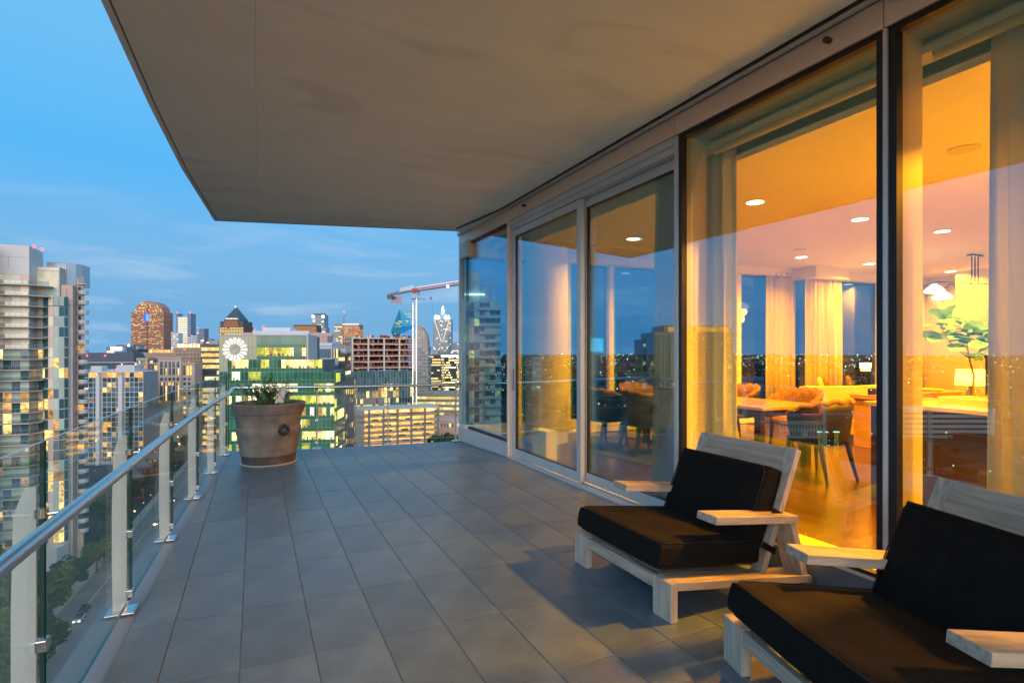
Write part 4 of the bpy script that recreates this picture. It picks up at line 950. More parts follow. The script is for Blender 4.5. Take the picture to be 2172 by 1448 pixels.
for zn, txt in enumerate(('broad tree in the clump below the apartment tower, {} from the bottom', 'street tree between the blue-lit lobby and the townhouses, {} from the lobby', 'street tree beyond the brick townhouses, {} up the street')):
    for q_, (px, py, s_) in enumerate(sorted([t for t in TP if zone(t[0], t[1]) == zn], key=lambda t: -t[1])):
        x, y = gpt(px, py); tree(x, y, s_, txt.format(ORD[q_]), (q_ + zn) % 3)
for i, (px, py) in enumerate(((205, 1105), (232, 1075), (215, 1128), (262, 1065), (298, 1110), (325, 1090), (110, 1310), (345, 1050), (372, 1020))):
    x, y = gpt(px, py); lamp(x, y, ('amber street lamp among the trees at the tower foot', 'amber street lamp behind the first brick townhouse', 'amber street lamp at the tower foot, closest to the lobby', 'amber street lamp at the corner of the first townhouse', 'amber street lamp on the kerb opposite the parked cars', 'amber street lamp beside the silver parked car', 'amber street lamp in the tree clump beside the white moving car', 'amber street lamp before the farthest parked car', 'amber street lamp beyond all the parked cars')[i])

# ---- left apartment tower
def apartment_tower(f, label, name='apartment_tower', full=True, nfl=27):
    o = f.root(name, label, 'building')
    FH = 3.2; zt = f.z_at(604)            # topmost balcony slab
    blind = mat('blind_cream', (.80, .70, .50), .5, spec=.5, rand=.12); blind2 = mat('blind_rose', (.68, .50, .42), .5, spec=.5, rand=.1); blindg = mat('blind_green', (.42, .52, .43), .4, spec=.6, rand=.12)
    clad = mat('tower_cladding', (.62, .58, .55), .6, var=.04, vscale=.1); shaftm = mat('tower_shaft', (.55, .42, .34), .85, var=.1, vscale=.15); peach = mat('peach_stucco', (.70, .48, .34), .85)
    slabm = mat('balcony_slab', (.58, .50, .43), .8); rglass = pane_mat('balcony_glass', (.80, .86, .84), .07, .3)
    zpent = f.z_at(521); zwing = f.z_at(583)
    MB().box(-12, -.02, .02, 22, 0, zwing).build('wall', slabm, o)
    ph = MB().hull8([(-12, -.02, zwing), (0, -.02, zwing), (0, 9, zwing), (-12, 9, zwing), (-12, -.02, zpent), (0, -.02, zpent), (0, 9, zpent - .6), (-12, 9, zpent - .6)]).build('penthouse', clad, o)
    MB().box(-12, -.0, -.06, -.021, zwing + 5.2, zwing + 5.26).box(-5, -4.95, -.06, -.021, zwing + 2, zwing + 5.19).build('panel_joint', mat('joint', (.2, .2, .2), .9), ph)
    for y in (3, 8): beacon(o, 0, y, zpent + .3)
    # cream glass volume
    yb = 5.0; xb1 = f.x_at(126, yb); zb = f.z_at(567, 6, yb)
    MB().box(.0, xb1, yb, 12, 0, zb).build('wall', slabm, o)
    # glass crown
    yc = 9.0; xc0, xc1 = f.x_at(100, yc), f.x_at(168, yc); zc0, zc1 = f.z_at(606, xc1, yc), f.z_at(559, xc1, yc)
    pts = [(xc0, yc), (xc1 - 3.4, yc), (xc1 - 1.2, yc + 1), (xc1, yc + 3), (xc1, yc + 9), (xc0, yc + 9)]
    cr_ = MB().prism(pts, zc0, zc1).build('glass_crown', mat('crown_glass', (.34, .42, .48), .12, spec=1.0), o)
    m = MB()
    for i in range(9): xx = xc0 + (xc1 - 3.4 - xc0) * i / 8; m.box(xx - .06, xx + .06, yc - .1, yc - .001, zc0, zc1)
    for z in (zc0 + 2.5, zc1 - .15): m.box(xc0, xc1 - 3.4, yc - .12, yc - .11, z, z + .12)
    m.build('mullion', m_mull, cr_)
    # shaft
    ys_ = 5.6; xs0, xs1 = f.x_at(129, ys_), f.x_at(154, ys_); zs = f.z_at(604, xs0, ys_)
    sh = MB().box(xs0, xs1, ys_, 9, 0, zs).build('shaft', shaftm, o)
    m = MB()
    for j in range(16): m.box(xs0 + .01, xs1 - .01, ys_ - .05, ys_ - .001, zs - 6.4 * j - 6.4, zs - 6.4 * j - 6.3)
    m.box((xs0 + xs1) / 2 - .05, (xs0 + xs1) / 2 + .05, ys_ - .05, ys_ - .001, 4, zs - 1); m.build('joint', mat('joint', (.2, .2, .2), .9), sh)
    # round bay
    rb = 3.5; bxc = f.x_at(120, yb); zbay = f.z_at(649, bxc, yb - 3)
    m = MB(); nb = 8; pts = [(bxc + rb * cos(pi + pi * i / nb), yb + .6 + rb * .8 * sin(pi + pi * i / nb)) for i in range(nb + 1)]
    MB().prism(pts, 9, zbay).build('bay_core', slabm, o)
    cnt = 0
    for j in range(nfl - 1):
        z0 = zt - FH * j - FH * 1.9
        if z0 < 8: break
        z0_ = z0; 
        for i in range(nb):
            a, b = Vector((*pts[i], 0)), Vector((*pts[i + 1], 0)); c_ = (a + b) / 2; L = (b - a).length; ang = atan2((b - a).y, (b - a).x)
            if i in (0, nb - 1): continue
            mm = {1: g_teal, 2: g_teal, 3: rnd.choice([blind2, blind2, blind]), 4: rnd.choice([blindg, blindg, g_blue]), 5: rnd.choice([g_teal, blindg]), 6: g_teal}[i]
            if z0 < f.z_at(760) and rnd.random() < .20: mm = rnd.choice([w1, w3, w1])
            q = ubox('window', mm, -L / 2 + .06, L / 2 - .06, -.08, .06, .22, FH - .08, o, ang); q.location = (c_.x, c_.y, z0 + (.22 + FH - .08) / 2); cnt += 1
    # floors of the flat wing
    for j in range(nfl):
        zs_ = zt - FH * j
        if zs_ < 6: break
        ext = f.x_at(104, -1.0 + 2.2) if j < 2 else (f.x_at(93, 1.0) if j < 9 else f.x_at(86, 1.0))
        # slab (with the skewed end), rail
        pts_ = [(-12, -1.9), (.6, -1.9), (ext, 1.3), (ext, 4.9), (0.05, 4.9), (.05, 0), (-12, 0)]
        sl = MB().prism(pts_, zs_ - .24, zs_).build('balcony', slabm, o)
        m = MB(); 
        for a, b in (((-12, -1.85), (.55, -1.85)), ((.55, -1.85), (ext - .05, 1.3))): m.bar((*a, zs_ + .55), (*b, zs_ + .55), .05, 1.0)
        m.build('balustrade', rglass, sl)
        m = MB()
        for a, b in (((-12, -1.85), (.55, -1.85)), ((.55, -1.85), (ext - .05, 1.3))): m.bar((*a, zs_ + 1.09), (*b, zs_ + 1.09), .09, .07)
        for i in range(9): xx = .5 - i * 1.5; m.box(xx - .03, xx + .03, -1.93, -1.89, zs_, zs_ + 1.06)
        m.build('balcony_rail', m_mull, sl)
        low = zs_ < f.z_at(742)
        for i in range(5):
            x1_ = -.1 - i * 2.1; lit_ = (low and rnd.random() < .18) or rnd.random() < .02
            mm = rnd.choice([w1, w3, w1]) if lit_ else rnd.choice([blind, blind, blind, blind2] if not low else [blindg, blindg, g_teal, blindg, g_blue])
            ubox('window', mm, x1_ - 2.0, x1_, -.02, .019, zs_ + .08, zs_ + FH - .36, o)
        for i in range(2):      # recessed end windows
            a = .3 + i * 2.6; mm = rnd.choice([w1, blind, blind2, blindg, blindg, g_teal]) if j > 6 else rnd.choice([blind, blind, blind2, blindg])
            ubox('window', mm, a, a + 2.3, yb - .06, yb - .001, zs_ + .08, zs_ + FH - .36, o)
    # remaining panes of the wing, off to the side
    m = MB()
    for j in range(nfl):
        zs_ = zt - FH * j
        if zs_ < 6: break
        for i in range(5, 6): x1_ = -.1 - i * 2.1; m.box(x1_ - 2.0, x1_, -.02, .019, zs_ + .08, zs_ + FH - .36, rnd.choice([0, 0, 1, 2]))
    m.build('wing_window', [blind, blindg, w3], o, kind='stuff')
    # upper cream glass panes on the second volume
    for j in range(4):
        for i in range(3):
            x0_ = xb1 - .1 - (i + 1) * 1.9; z0_ = zb - 1.2 - 3.2 * (j + 1)
            if z0_ > zbay - 1: ubox('window', blind, x0_, x0_ + 1.8, yb - .05, yb - .001, z0_, z0_ + 3.0, o)
    ubox('window', blind, .2, xb1 - .1, yb - .05, yb - .001, zb - 1.1, zb - .2, o)
    # round balconies on the far corner
    yr_ = 9.0; xr0, xr1 = f.x_at(154, yr_ - 2), f.x_at(176, yr_)
    MB().box(xs1 - .0, xr1, yr_, yr_ + 1, 0, f.z_at(592, xr1, yr_)).build('corner_wall', peach, o)
    xe = f.x_at(183, yr_ - .5)
    cxx = (xs1 + xe) / 2 + .2; rr_ = (xe - xs1) / 2 + .2
    for j in range(-1, nfl + 1):
        zs_ = zt - 1.4 - FH * j
        if zs_ < 9: break
        n_ = 12; P_ = [(cxx + rr_ * cos(a), yr_ + .2 + (rr_ * .95) * sin(a)) for a in [pi + .35 + (pi + .25) * i / n_ for i in range(n_ + 1)]] + [(xs1, yr_ + 1.8)]
        sl = MB().prism(P_, zs_ - .3, zs_).build('balcony', slabm, o)
        if j >= 0:
            m = MB()
            for a, b in zip(P_[:-2], P_[1:-1]): m.bar((*a, zs_ + .55), (*b, zs_ + .55), .06, .95)
            m.build('balustrade', mat('curved_rail_glass', (.50, .50, .47), .5), sl)
        ubox('window', g_night if rnd.random() < .85 else w6, xs1 + .3, xs1 + 1.9, yr_ - .06, yr_ - .001, zs_ + .1, zs_ + 2.4, o)
    # tapering base with the blue lobby
    MB().prism([(bxc - 3, 1.5), (bxc + 1.5, 1.2), (bxc + 3.2, yb), (bxc - 3, yb)], 0, 9).build('lobby_wall', clad, o)
    return o
f = Frame(62, 165, 20)
lt = apartment_tower(f, 'tall cream apartment tower with stacked balconies and a glass-crowned corner')
bxc = f.x_at(120, 5)
lb = empty('lobby_sign', (f.o[0] + f.x_at(134, 1) * f.c - (-1) * f.s, f.o[1] + f.x_at(134, 1) * f.s + (-1) * f.c, GZ), f.rz, 'glowing blue canopy and sign at the foot of the apartment tower', 'sign')
MB().box(-2.5, 2.5, -2, 1.2, 3.4, 3.8).build('canopy', st_white, lb); MB().box(-2.4, 2.4, -2.06, -2.001, 2.6, 3.5).build('panel', glow('blue_sign', (.10, .28, 1.0), 3.2), lb)
for a, b, z in ((-1.6, -.6, 3.0), (.1, 1.3, 2.9), (-.9, .2, 3.25)): MB().box(a, b, -2.12, -2.07, z, z + .2).build('letter_stroke', whitelamp, lb)
# a sister tower seen only in the slanted end pane: mirror its place in that pane
f2 = Frame(1086, 218, 0, True)
def sister():
    o = f2.root('apartment_tower', 'pale balconied tower mirrored in the slanted end window', 'building')
    clad = MATS['tower_cladding']; slabm = MATS['balcony_slab']
    zp, zc = f2.z_at(576), f2.z_at(640)
    MB().box(0, 19, 0, 14, 0, zc).build('wall', slabm, o); MB().box(8.6, 19, .5, 12, zc, zp).build('penthouse', clad, o); MB().box(3.5, 8.59, 1, 12, zc, f2.z_at(604)).build('glass_crown', MATS['crown_glass'], o)
    MB().box(6.5, 16, -.3, .48, f2.z_at(626), f2.z_at(623)).build('light_strip', whitelamp, o)
    for j in range(27):
        z = zc - 3.2 * (j + 1)
        if z < 4: break
        MB().box(-.3, 8.5, -1.6, 0, z - .25, z).box(-.3, 8.5, -1.6, -1.5, z, z + 1).build('balcony', slabm, o)
        for i in range(8):
            x = .2 + i * 2.1; ubox('window', rnd.choice([MATS['blind_cream'], MATS['blind_green'], MATS['blind_green'], g_teal, g_blue, w1 if rnd.random() < .2 else g_teal]), x, x + 1.95, -.08, -.001, z + .1, z + 2.8, o)
sister()

# ---- green glass office with the flower emblem
f = Frame(465, 180, 6); w = f.x_at(709, 0); o = f.root('green_office_building', 'green glass office block with a glowing white flower emblem on its top corner', 'building')
FH = 4.0; ztop = f.z_at(711); w1_ = f.x_at(650, 0); wm_ = f.x_at(686, 0)
gb = mat('green_frame', (.30, .36, .20), .5); sand = mat('tan_glass', (.36, .36, .24), .2, spec=.8)
ztier = f.z_at(763)
MB().box(0, w1_, 0.02, 18, ztier, ztop).build('wall', st_dark, o); MB().box(0, wm_, .02, 18, ztier - FH * 1 , ztier).build('wall', st_dark, o); MB().box(0, w, .02, 18, 0, ztier - FH).build('wall', st_dark, o)
xs_ = f.x_at(548, 0)
nfl = 16; cell = w / 28
rr = random.Random(5); cnt = 0
sp = MB(); mu = MB(); cr_ = MB()
for j in range(nfl):
    z0 = ztop - FH * (j + 1); lim = w1_ if j < 2 else (wm_ if j < 3 else w)
    if z0 < 2: break
    n = int(lim / cell + .3)
    on = False
    for i in range(n):
        x0_, x1_ = i * cell, (i + 1) * cell
        if j < 2 and x1_ < xs_ - .5 or (j == 2 and x1_ < cell * 3):
            sp.box(x0_ + .03, x1_ - .03, -.02, .018, z0 + .05, z0 + FH - .05, 1); continue
        sp.box(x0_ + .03, x1_ - .03, -.02, .018, z0 + .05, z0 + 1.1, 0)
        if rr.random() > .62: on = rr.random() < (.80 if j == 1 else .32 if j == 0 else .60 if j < 8 else .72); km = rr.choice([w5, w5, w2, w4, w2])
        if cnt < 290 and j < 11:
            ubox('window', ((km if rr.random() > .2 else rr.choice([w3, w5, g_green])) if on else g_green), x0_ + .03, x1_ - .03, -.02, .018, z0 + 1.2, z0 + FH - .05, o); cnt += 1
        else: sp.box(x0_ + .03, x1_ - .03, -.02, .018, z0 + 1.2, z0 + FH - .05, 3 if on else 2)
        if on and rr.random() < .7:   # desks and plants against the light
            a = x0_ + rr.uniform(.1, .5); cr_.box(a, a + rr.uniform(.3, .8), -.06, -.03, z0 + 1.2, z0 + 1.2 + rr.uniform(.3, .9))
    for i in range(n + 1): mu.box(i * cell - .035, i * cell + .035, -.09, -.025, z0, z0 + FH)
    mu.box(0, lim, -.08, -.026, z0 - .04, z0 + .04).box(0, lim, -.08, -.026, z0 + 1.11, z0 + 1.19)
sp.build('spandrel', [g_green2, sand, g_green, w5], o, kind='stuff'); mu.build('mullion', gb, o, kind='stuff'); cr_.build('furniture_silhouette', st_dark, o, kind='stuff')
m = MB(); windows(m, 'right', w, 18, .3, 17.5, 2, ztier - FH, 12, 14, .9, .7, .3, (1, 2), 0); m.build('side_window', [g_green, w5, w2], o, kind='stuff')
MB().box(-.3, w1_ + .2, -.25, -.1, ztop, ztop + .35).build('parapet', st_pale, o); MB().box(w1_ + .001, w1_ + .6, 0, 12, ztier, ztop + .3).build('edge_panel', st_pale, o)
ex, ez = f.x_at(499, 0), f.z_at(741); R0, R1 = 1.9 , 3.95
em = MB().lathe([(.001, -.04), (1.2, 0)], (0, 0, 0), 16, close=False).build('emblem_hub', sand, o, (ex, -.15, ez)); em.rotation_euler = (R(90), 0, 0)
pet = MB()
pp = []
for t in range(9): u = t / 8; pp.append((R0 + (R1 - R0) * u, (.19 + .31 * u) if u < .8 else .44 * sqrt(max(0, 1 - ((u - .8) / .2) ** 2)) + .02))
pl_ = [(a, -b) for a, b in pp] + [(a, b) for a, b in reversed(pp)]
pm = MB().prism(pl_, 0, .15).build('petal', glow('emblem_white', (1, .96, .88), 1.0)); pme = pm.data; bpy.data.objects.remove(pm)
for i in range(16):
    q = link('petal', pme, o, (ex, -.12, ez)); q.rotation_euler = (R(90), -2 * pi * i / 16, 0)

# ---- unfinished tower and lit garage
f = Frame(746, 370, 24); w = f.x_at(880, 0); o = f.root('unfinished_tower', 'unfinished concrete tower, open floors with red netting above a glazed lower half', 'building')
xL = 40; zt = f.z_at(716); zg = f.z_at(787); FH = (zt - zg) / 5.6
r6 = random.Random(9)
for j in range(7):
    z = zt - FH * j
    if z < zg - .5: break
    MB().box(-.7, w + .7, -.7, xL, z - .6, z).build('floor_slab', m_conc, o)
    if j:
        MB().box(-.3, w + .3, -.62, -.52, z + .05, z + .95).box(-.62, -.52, -.3, xL, z + .05, z + 1.15).build('safety_net', m_net, o)
    if z - FH > zg - 3:
        for i in range(5):
            x = .4 + (w - .8) * i / 4; ubox('column', m_conc, x - .55, x + .55, -.69, .6, z - FH, z - .6, o)
        for i in range(1, 5): y = xL * i / 5; ubox('column', m_conc, -.69, .6, y - .55, y + .55, z - FH, z - .6, o)
        m = MB()
        for i in range(46): x = r6.uniform(0, w); y = r6.uniform(3, 16); m.box(x, x + r6.choice([.15, .3, .9]), y, y + .2, z - FH, z - .45, r6.choice([0, 0, 1]))
        for i in range(5): x = r6.uniform(0, w); m.box(x, x + .8, 2, 2.3, z - 1.0, z - .7, 2)
        m.build('prop', [m_conc, m_net, w6], o, kind='stuff')
MB().box(1, w - 1, 17, 30, zg, zt - .5).build('core_wall', mat('core_dark', (.12, .07, .05), .9), o)
m = MB()
for i in range(34): x = r6.uniform(0, w); m.box(x, x + r6.uniform(.3, 2), r6.uniform(0, 5), 6, zt, zt + r6.uniform(.6, 2.4), r6.choice([0, 1, 1]))
m.build('roof_formwork', [m_conc, m_net], o, kind='stuff')
gz2 = f.z_at(872)
MB().box(-.6, w + .6, -.6, xL, gz2 - 30, zg - .5).build('glazed_wall', mat('site_glass', (.12, .19, .21), .08, spec=1.0), o)
nn = 22
for i in range(nn):
    x = -.6 + (w + 1.2) * i / nn
    for r_ in range(4): q = ubox('window', rnd.choice([w3, w1, w3]) if r_ > 1 and rnd.random() < .35 else rnd.choice([g_blue, g_teal, g_blue, g_teal]), x + .12, x + (w + 1.2) / nn - .12, -.72, -.605, zg - 4.6 * (r_ + 1) + .08, zg - 4.6 * r_ - .08, o)
m = MB()
for j in range(8):
    z = zg - 18.8 - j * 4.2
    for i in range(nn):
        x = -.6 + (w + 1.2) * i / nn; lit = r6.random() < (.6 if i < 6 else .3)
        m.box(x + .12, x + (w + 1.2) / nn - .12, -.72, -.605, z - 3.4, z - .2, 2 if lit else r6.choice([0, 5]))
m.build('lower_window', WM, o, kind='stuff')
m = MB()
for i in range(nn + 1): x = -.6 + (w + 1.2) * i / nn; m.box(x - .07, x + .07, -.85, -.73, gz2 - 30, zg - .5)
for i in range(18): y = -.6 + xL * i / 18; m.box(-.75, -.61, y - .06, y + .06, gz2 - 30, zg - .5)
m.build('mullion', st_pale, o, kind='stuff')

f = Frame(750, 300, 22); w = f.x_at(931, 0); o = f.root('parking_garage', 'open parking garage flooded with orange light under the unfinished tower', 'building')
zt = f.z_at(868); dg = 18; FH = 3.05
MB().box(0, w, 0, dg, zt - .8, zt).build('roof_slab', m_conc, o)
zz = zt - 4.6; zlist = [zt]
inn = glow('garage_light', (1.0, .44, .10), 1.25, .5, .35)
j = 0
while zz > 2:
    MB().box(.2, w - .2, 0.1, dg, zz - .35, zz).build('floor_slab', m_conc, o); MB().box(.2, w - .2, 0.0, .09, zz - .35, zz + .75).build('parapet', st_beige, o)
    zz -= FH; j += 1
nb = 6
for i in range(nb + 1):
    x = .5 + (w - 1) * i / nb; ubox('column', mat('garage_column', (.22, .19, .17), .8), x - .6, x + .6, -.35, -.01, 0, zt - .8, o)
m = MB(); zz = zt - 4.6; first = True
while zz > 2:
    m.box(w * .13, w - .6, 9, 9.2, zz + (.0 if not first else .8), zz + 2.6 if not first else zz + 3.8, 0)
    for i in range(14): x = w * .14 + r6.uniform(0, w * .8); m.box(x, x + 1.4, 4, 5, zz + 2.25, zz + 2.4, 1)
    for i in range(5): x = w * .14 + r6.uniform(0, w * .8); m.box(x, x + 3.6, 1.5, 3.2, zz + .001, zz + 1.3, 2)
    zz -= FH; first = False
m.build('lit_interior', [inn, whitelamp, st_dark], o, kind='stuff')
MB().box(0.01, w * .12, 0, 8, 0, zt - .81).build('stair_tower', st_grey, o)
m = MB()
for i in range(11): x = .4 + i * (w * .12 - .6) / 10; m.box(x, x + .2, -.3, -.001, 0, zt - 9)
m.build('vertical_fin', st_pale, o, kind='stuff')
MB().box(-.01, 0, 0, dg, 0, zt - .8).build('side_wall', st_pale, o)
m = MB()
for i in range(40): y = i * dg / 40; m.box(-.35, -.011, y, y + .25, 0, zt - 1)
m.build('side_fin', m_mull, o, kind='stuff')

# ---- tower crane
f = Frame(880, 352, 0); o = f.root('tower_crane', 'tall red and white tower crane lit by strips of lamps, over the unfinished tower', 'crane')
mw = 2.0; zt = f.z_at(621); cred = mat('crane_red', (.40, .04, .035), .5); cwhite = mat('crane_white', (.72, .70, .68), .5)
strip = glow('mast_light', (1, .68, .40), 3.0); 
m = MB()
for sx in (-1, 1):
    for sy in (-1, 1): m.box(sx * mw / 2 - .12, sx * mw / 2 + .12, sy * mw / 2 - .12, sy * mw / 2 + .12, 0, zt)
z = 0; k_ = 1
while z < zt - 2:
    for sy in (-1, 1): m.bar((-mw / 2 * k_, sy * mw / 2, z), (mw / 2 * k_, sy * mw / 2, z + 2), .13)
    for sx in (-1, 1): m.bar((sx * mw / 2, -mw / 2 * k_, z), (sx * mw / 2, mw / 2 * k_, z + 2), .13)
    z += 2; k_ = -k_
m.build('mast', cwhite, o)
zl0 = f.z_at(865)
MB().box(mw / 2 + .13, mw / 2 + .38, -1.4, -1.12, zl0, zt - 4).build('light_strip', strip, o); MB().box(-mw / 2 - .33, -mw / 2 - .13, -1.4, -1.12, zl0, f.z_at(645)).build('light_strip', strip, o)
MB().box(-1.6, 1.6, -1.6, 1.6, zt, zt + 2.6).build('slewing_ring', cred, o)
MB().box(1.4, 3.2, -1.8, -.2, zt - 1.2, zt + 1.6).build('cab', mat('cab', (.3, .3, .32), .3), o)
MB().box(-1.9, 1.9, -1.9, 1.9, f.z_at(634), f.z_at(633)).build('platform', st_dark, o); MB().box(1.9, 7, -.3, .3, f.z_at(635), f.z_at(634)).build('platform_arm', st_dark, o)
def gird(name, a, b, w_, h_, mt, n):
    a = Vector(a); b = Vector(b); m = MB(); d = (b - a) / n; side = Vector((0, w_ / 2, 0)); up = Vector((0, 0, h_))
    for s_ in (-1, 1): m.bar(a + side * s_, b + side * s_, .28)
    m.bar(a + up, b + up, .32)
    for i in range(n):
        p = a + d * i
        for s_ in (-1, 1): m.bar(p + side * s_, p + d * .5 + up, .15).bar(p + d * .5 + up, p + d + side * s_, .15)
    return m.build(name, mt, o)
# the jib reaches towards the balcony and to the right, the counter-jib away to the left
JE = (52, -49.5, zt + 2.0); 
gird('jib', (1.5, -1.5, zt + 1.2), JE, 1.5, 1.9, mat('jib_pink', (.62, .30, .28), .5), 40)
MB().bar((1.5, -1.5, zt + 1.0), (52, -49.5, zt + 1.8), .8, .6).build('jib_chord', cred, o)
MB().bar((1.5, -2.6, zt + 3.2), (52, -50.6, zt + 4.0), .16, .16).build('light_strip', glow('jib_light', (1, .62, .55), 1.6), o)
beacon(o, 24, -23, zt + 1.4, whitelamp, 2.0)
CJ = (-20, 19, zt + .2)
gird('counter_jib', (-1.5, .5, zt + 1.0), CJ, 1.6, 1.4, cred, 9)
MB().hull8([(-12, 9.5, zt + 1.6), (-2, 0, zt + 1.9), (-1, 1.5, zt + 1.9), (-11, 11, zt + 1.6), (-11, 9.0, zt + 4.2), (-2, 0, zt + 4.9), (-1, 1.5, zt + 4.9), (-10, 10.5, zt + 4.2)]).build('machinery_housing', mat('crane_banner', (.85, .83, .80), .6), o)
MB().box(-22, -18.5, 17.5, 20, zt - 2.0, zt + .9).build('counterweight', st_dark, o)
hx, hy = 12.0, -11.4
MB().bar((hx, hy, zt + 1), (hx, hy, f.z_at(628, hx, hy)), .04).build('hoist_rope', st_dark, o)
MB().lathe([(.01, -1.2), (.5, -.4), (.35, .6), (.01, 1.0)], (hx, hy, f.z_at(632, hx, hy)), 8, close=False).build('hook_block', st_dark, o)
MB().bar((hx + .6, hy, f.z_at(634, hx, hy)), (hx + 1.2, hy, f.z_at(665, hx, hy)), .09).build('tag_line', st_dark, o)
# flag hanging under the counter-jib
fx, fy = at(830, 372); fz = f.z_at(628) + GZ
fg = empty('flag', (fx, fy, fz), -YAW, 'red, white and blue striped flag hanging from the crane counter-jib', 'flag')
n_, L_, H_ = 14, 7.2, 4.2
def wav(u, v): return (L_ * u, .35 * sin(u * 7 + v), H_ * v - 1.4 * u * .5)
fr_ = mat('flag_red', (.45, .03, .04), .8); fw_ = mat('flag_white', (.75, .7, .7), .8); fb_ = mat('flag_blue', (.03, .05, .2), .8)
for s_ in range(13):
    m = MB(); v0, v1 = 1 - (s_ + 1) / 13, 1 - s_ / 13; u0 = .4 if s_ < 7 else 0
    for i in range(8):
        a, b = u0 + (1 - u0) * i / 8, u0 + (1 - u0) * (i + 1) / 8; m.quad(wav(a, v0 - .5), wav(b, v0 - .5), wav(b, v1 - .5), wav(a, v1 - .5))
    q = m.build('stripe', fr_ if s_ % 2 == 0 else fw_, fg); q.modifiers.new('t', 'SOLIDIFY').thickness = .03
m = MB()
for i in range(5): a, b = .4 * i / 5, .4 * (i + 1) / 5; m.quad(wav(a, 6 / 13 - .5), wav(b, 6 / 13 - .5), wav(b, .5), wav(a, .5))
q = m.build('canton', fb_, fg); q.modifiers.new('t', 'SOLIDIFY').thickness = .03
m = MB()
for i in range(4):
    for j in range(5): p = wav(.05 + .09 * i, -.02 + .1 * j); m.box(p[0] - .1, p[0] + .1, p[1] - .06, p[1] - .03, p[2] - .1, p[2] + .1)
m.build('star', fw_, fg, kind='stuff')
# ---- white grid apartment block
f = Frame(196, 335, 10); w = f.x_at(304, 0); o = f.root('grid_apartment_block', 'white-framed apartment block with two broad white pillars', 'building')
h = f.z_at(790); FH = 3.05; MB().box(-7, w, .02, 20, 0, h).build('wall', st_grey, o)
wf = mat('white_frame', (.62, .60, .60), .7); 
p1, p1b, p2, p2b = f.x_at(205, 0), f.x_at(213, 0), f.x_at(252, 0), f.x_at(261, 0)
for a, b in ((p1, p1b), (p2, p2b)): MB().box(a, b, -1.2, 0.0, 0, f.z_at(797)).build('pillar', wf, o)
m = MB(); n = 14; xs = [-7 + (w + 7) * i / n for i in range(n + 1)]
nf = int(h / FH)
for j in range(nf + 1):
    z = h - FH * j; m.box(-7, w, -.32, -.06, z - .18, z + .12)
for x in xs: m.box(x - .12, x + .12, -.30, -.07, 0, h)
m.build('frame_grid', wf, o, kind='stuff')
cnt = 0
for j in range(nf):
    z = h - FH * (j + 1)
    for i in range(n):
        x = (xs[i] + xs[i + 1]) / 2
        if p1 < x < p1b or p2 < x < p2b: continue
        mid = p1b < x < p2; mm = rnd.choice([w1, w6, w3, w3]) if rnd.random() < (.26 if mid else .10) else rnd.choice([g_teal, g_night, g_blue, g_teal])
        if j == 0 and rnd.random() < .6: mm = w6
        if cnt < 290: ubox('window', mm, xs[i] + .14, xs[i + 1] - .14, -.05, .019, z + .14, z + FH - .2, o); cnt += 1
MB().box(-7, w, -.5, 20, h + .12, h + .6).build('roof', wf, o); MB().box(p1 - 3, p1 + 3, -.4, 6, h + .6, h + 4).box(p2 - 1, p2 + 9, -.4, 6, h + .6, h + 4.5).build('roof_frame', wf, o)
# glass block with dark roof behind it
f = Frame(150, 430, 8); w = f.x_at(292, 0); o = f.root('glass_block', 'long low glass block under a dark sloping roof, behind the white grid building', 'building')
h = f.z_at(768); MB().box(0, w, .02, 20, 0, h).build('wall', st_dark, o)
MB().hull8([(-1, -2, h), (w - 2, -2, h), (w - 2, 20, h), (-1, 20, h), (2, 6, h + 7.5), (w - 6, 6, h + 7.5), (w - 6, 20, h + 7.5), (2, 20, h + 7.5)]).build('roof', mat('dark_roof', (.09, .09, .105), .8), o)
m = MB(); windows(m, 'front', w, 20, 0, w, h - 22, h - .5, 44, 4, .9, .82, .28, (2, 4, 1), 0, .5); windows(m, 'front', w, 20, 0, w, 4, h - 23, 44, 8, .8, .6, .3, (1, 3), 0, .5)
m.build('window', [g_teal] + WM[1:], o, kind='stuff')
for k_ in range(4): MB().box(0, w, -2.2, -.3, h - 5.6 * k_ - .5, h - 5.6 * k_).build('ledge', wf, o)
q = f.x_at(272, 0)
for d_ in (-5, 5.5): MB().lathe([(.01, -1.4), (2.2, -.5), (1.6, .9), (.01, 1.2)], (q + d_, -3.2, f.z_at(782)), 10, close=False).build('pink_lamp', pinklamp, o)
for a in (188, 226): beacon(o, f.x_at(a, 0), -2, f.z_at(754), red, 1.6)

# ---- classical beige block, stepped, with a colonnade
f = Frame(309, 380, 10); w = f.x_at(413, 0); o = f.root('classical_block', 'beige classical apartment block with a tall pillared window band', 'building')
h = f.z_at(770); wl = mat('cast_stone', (.47, .38, .31), .85, var=.07, vscale=.2)
MB().box(0, w, .02, 26, 0, h).build('wall', wl, o)
cx0, cx1 = f.x_at(335, -1), f.x_at(385, -1); hc = f.z_at(760)
MB().box(cx0, cx1, -1.2, 0, 0, hc).build('centre_bay', wl, o); MB().box(cx0 - .5, cx1 + .5, -1.8, 0, hc, hc + .8).box(-.6, w + .6, -.6, -.001, h - .6, h + .4).build('cornice', wl, o)
def win(a, b, za, zb, y=-1.2, lit=.35, mm=None): ubox('window', mm or (rnd.choice([w1, w2, w6]) if rnd.random() < lit else rnd.choice([g_night, g_blue])), a, b, y - .10, y - .001, za, zb, o)
z1_, z2_ = f.z_at(795), f.z_at(767); cw = (cx1 - cx0 - 2) / 5
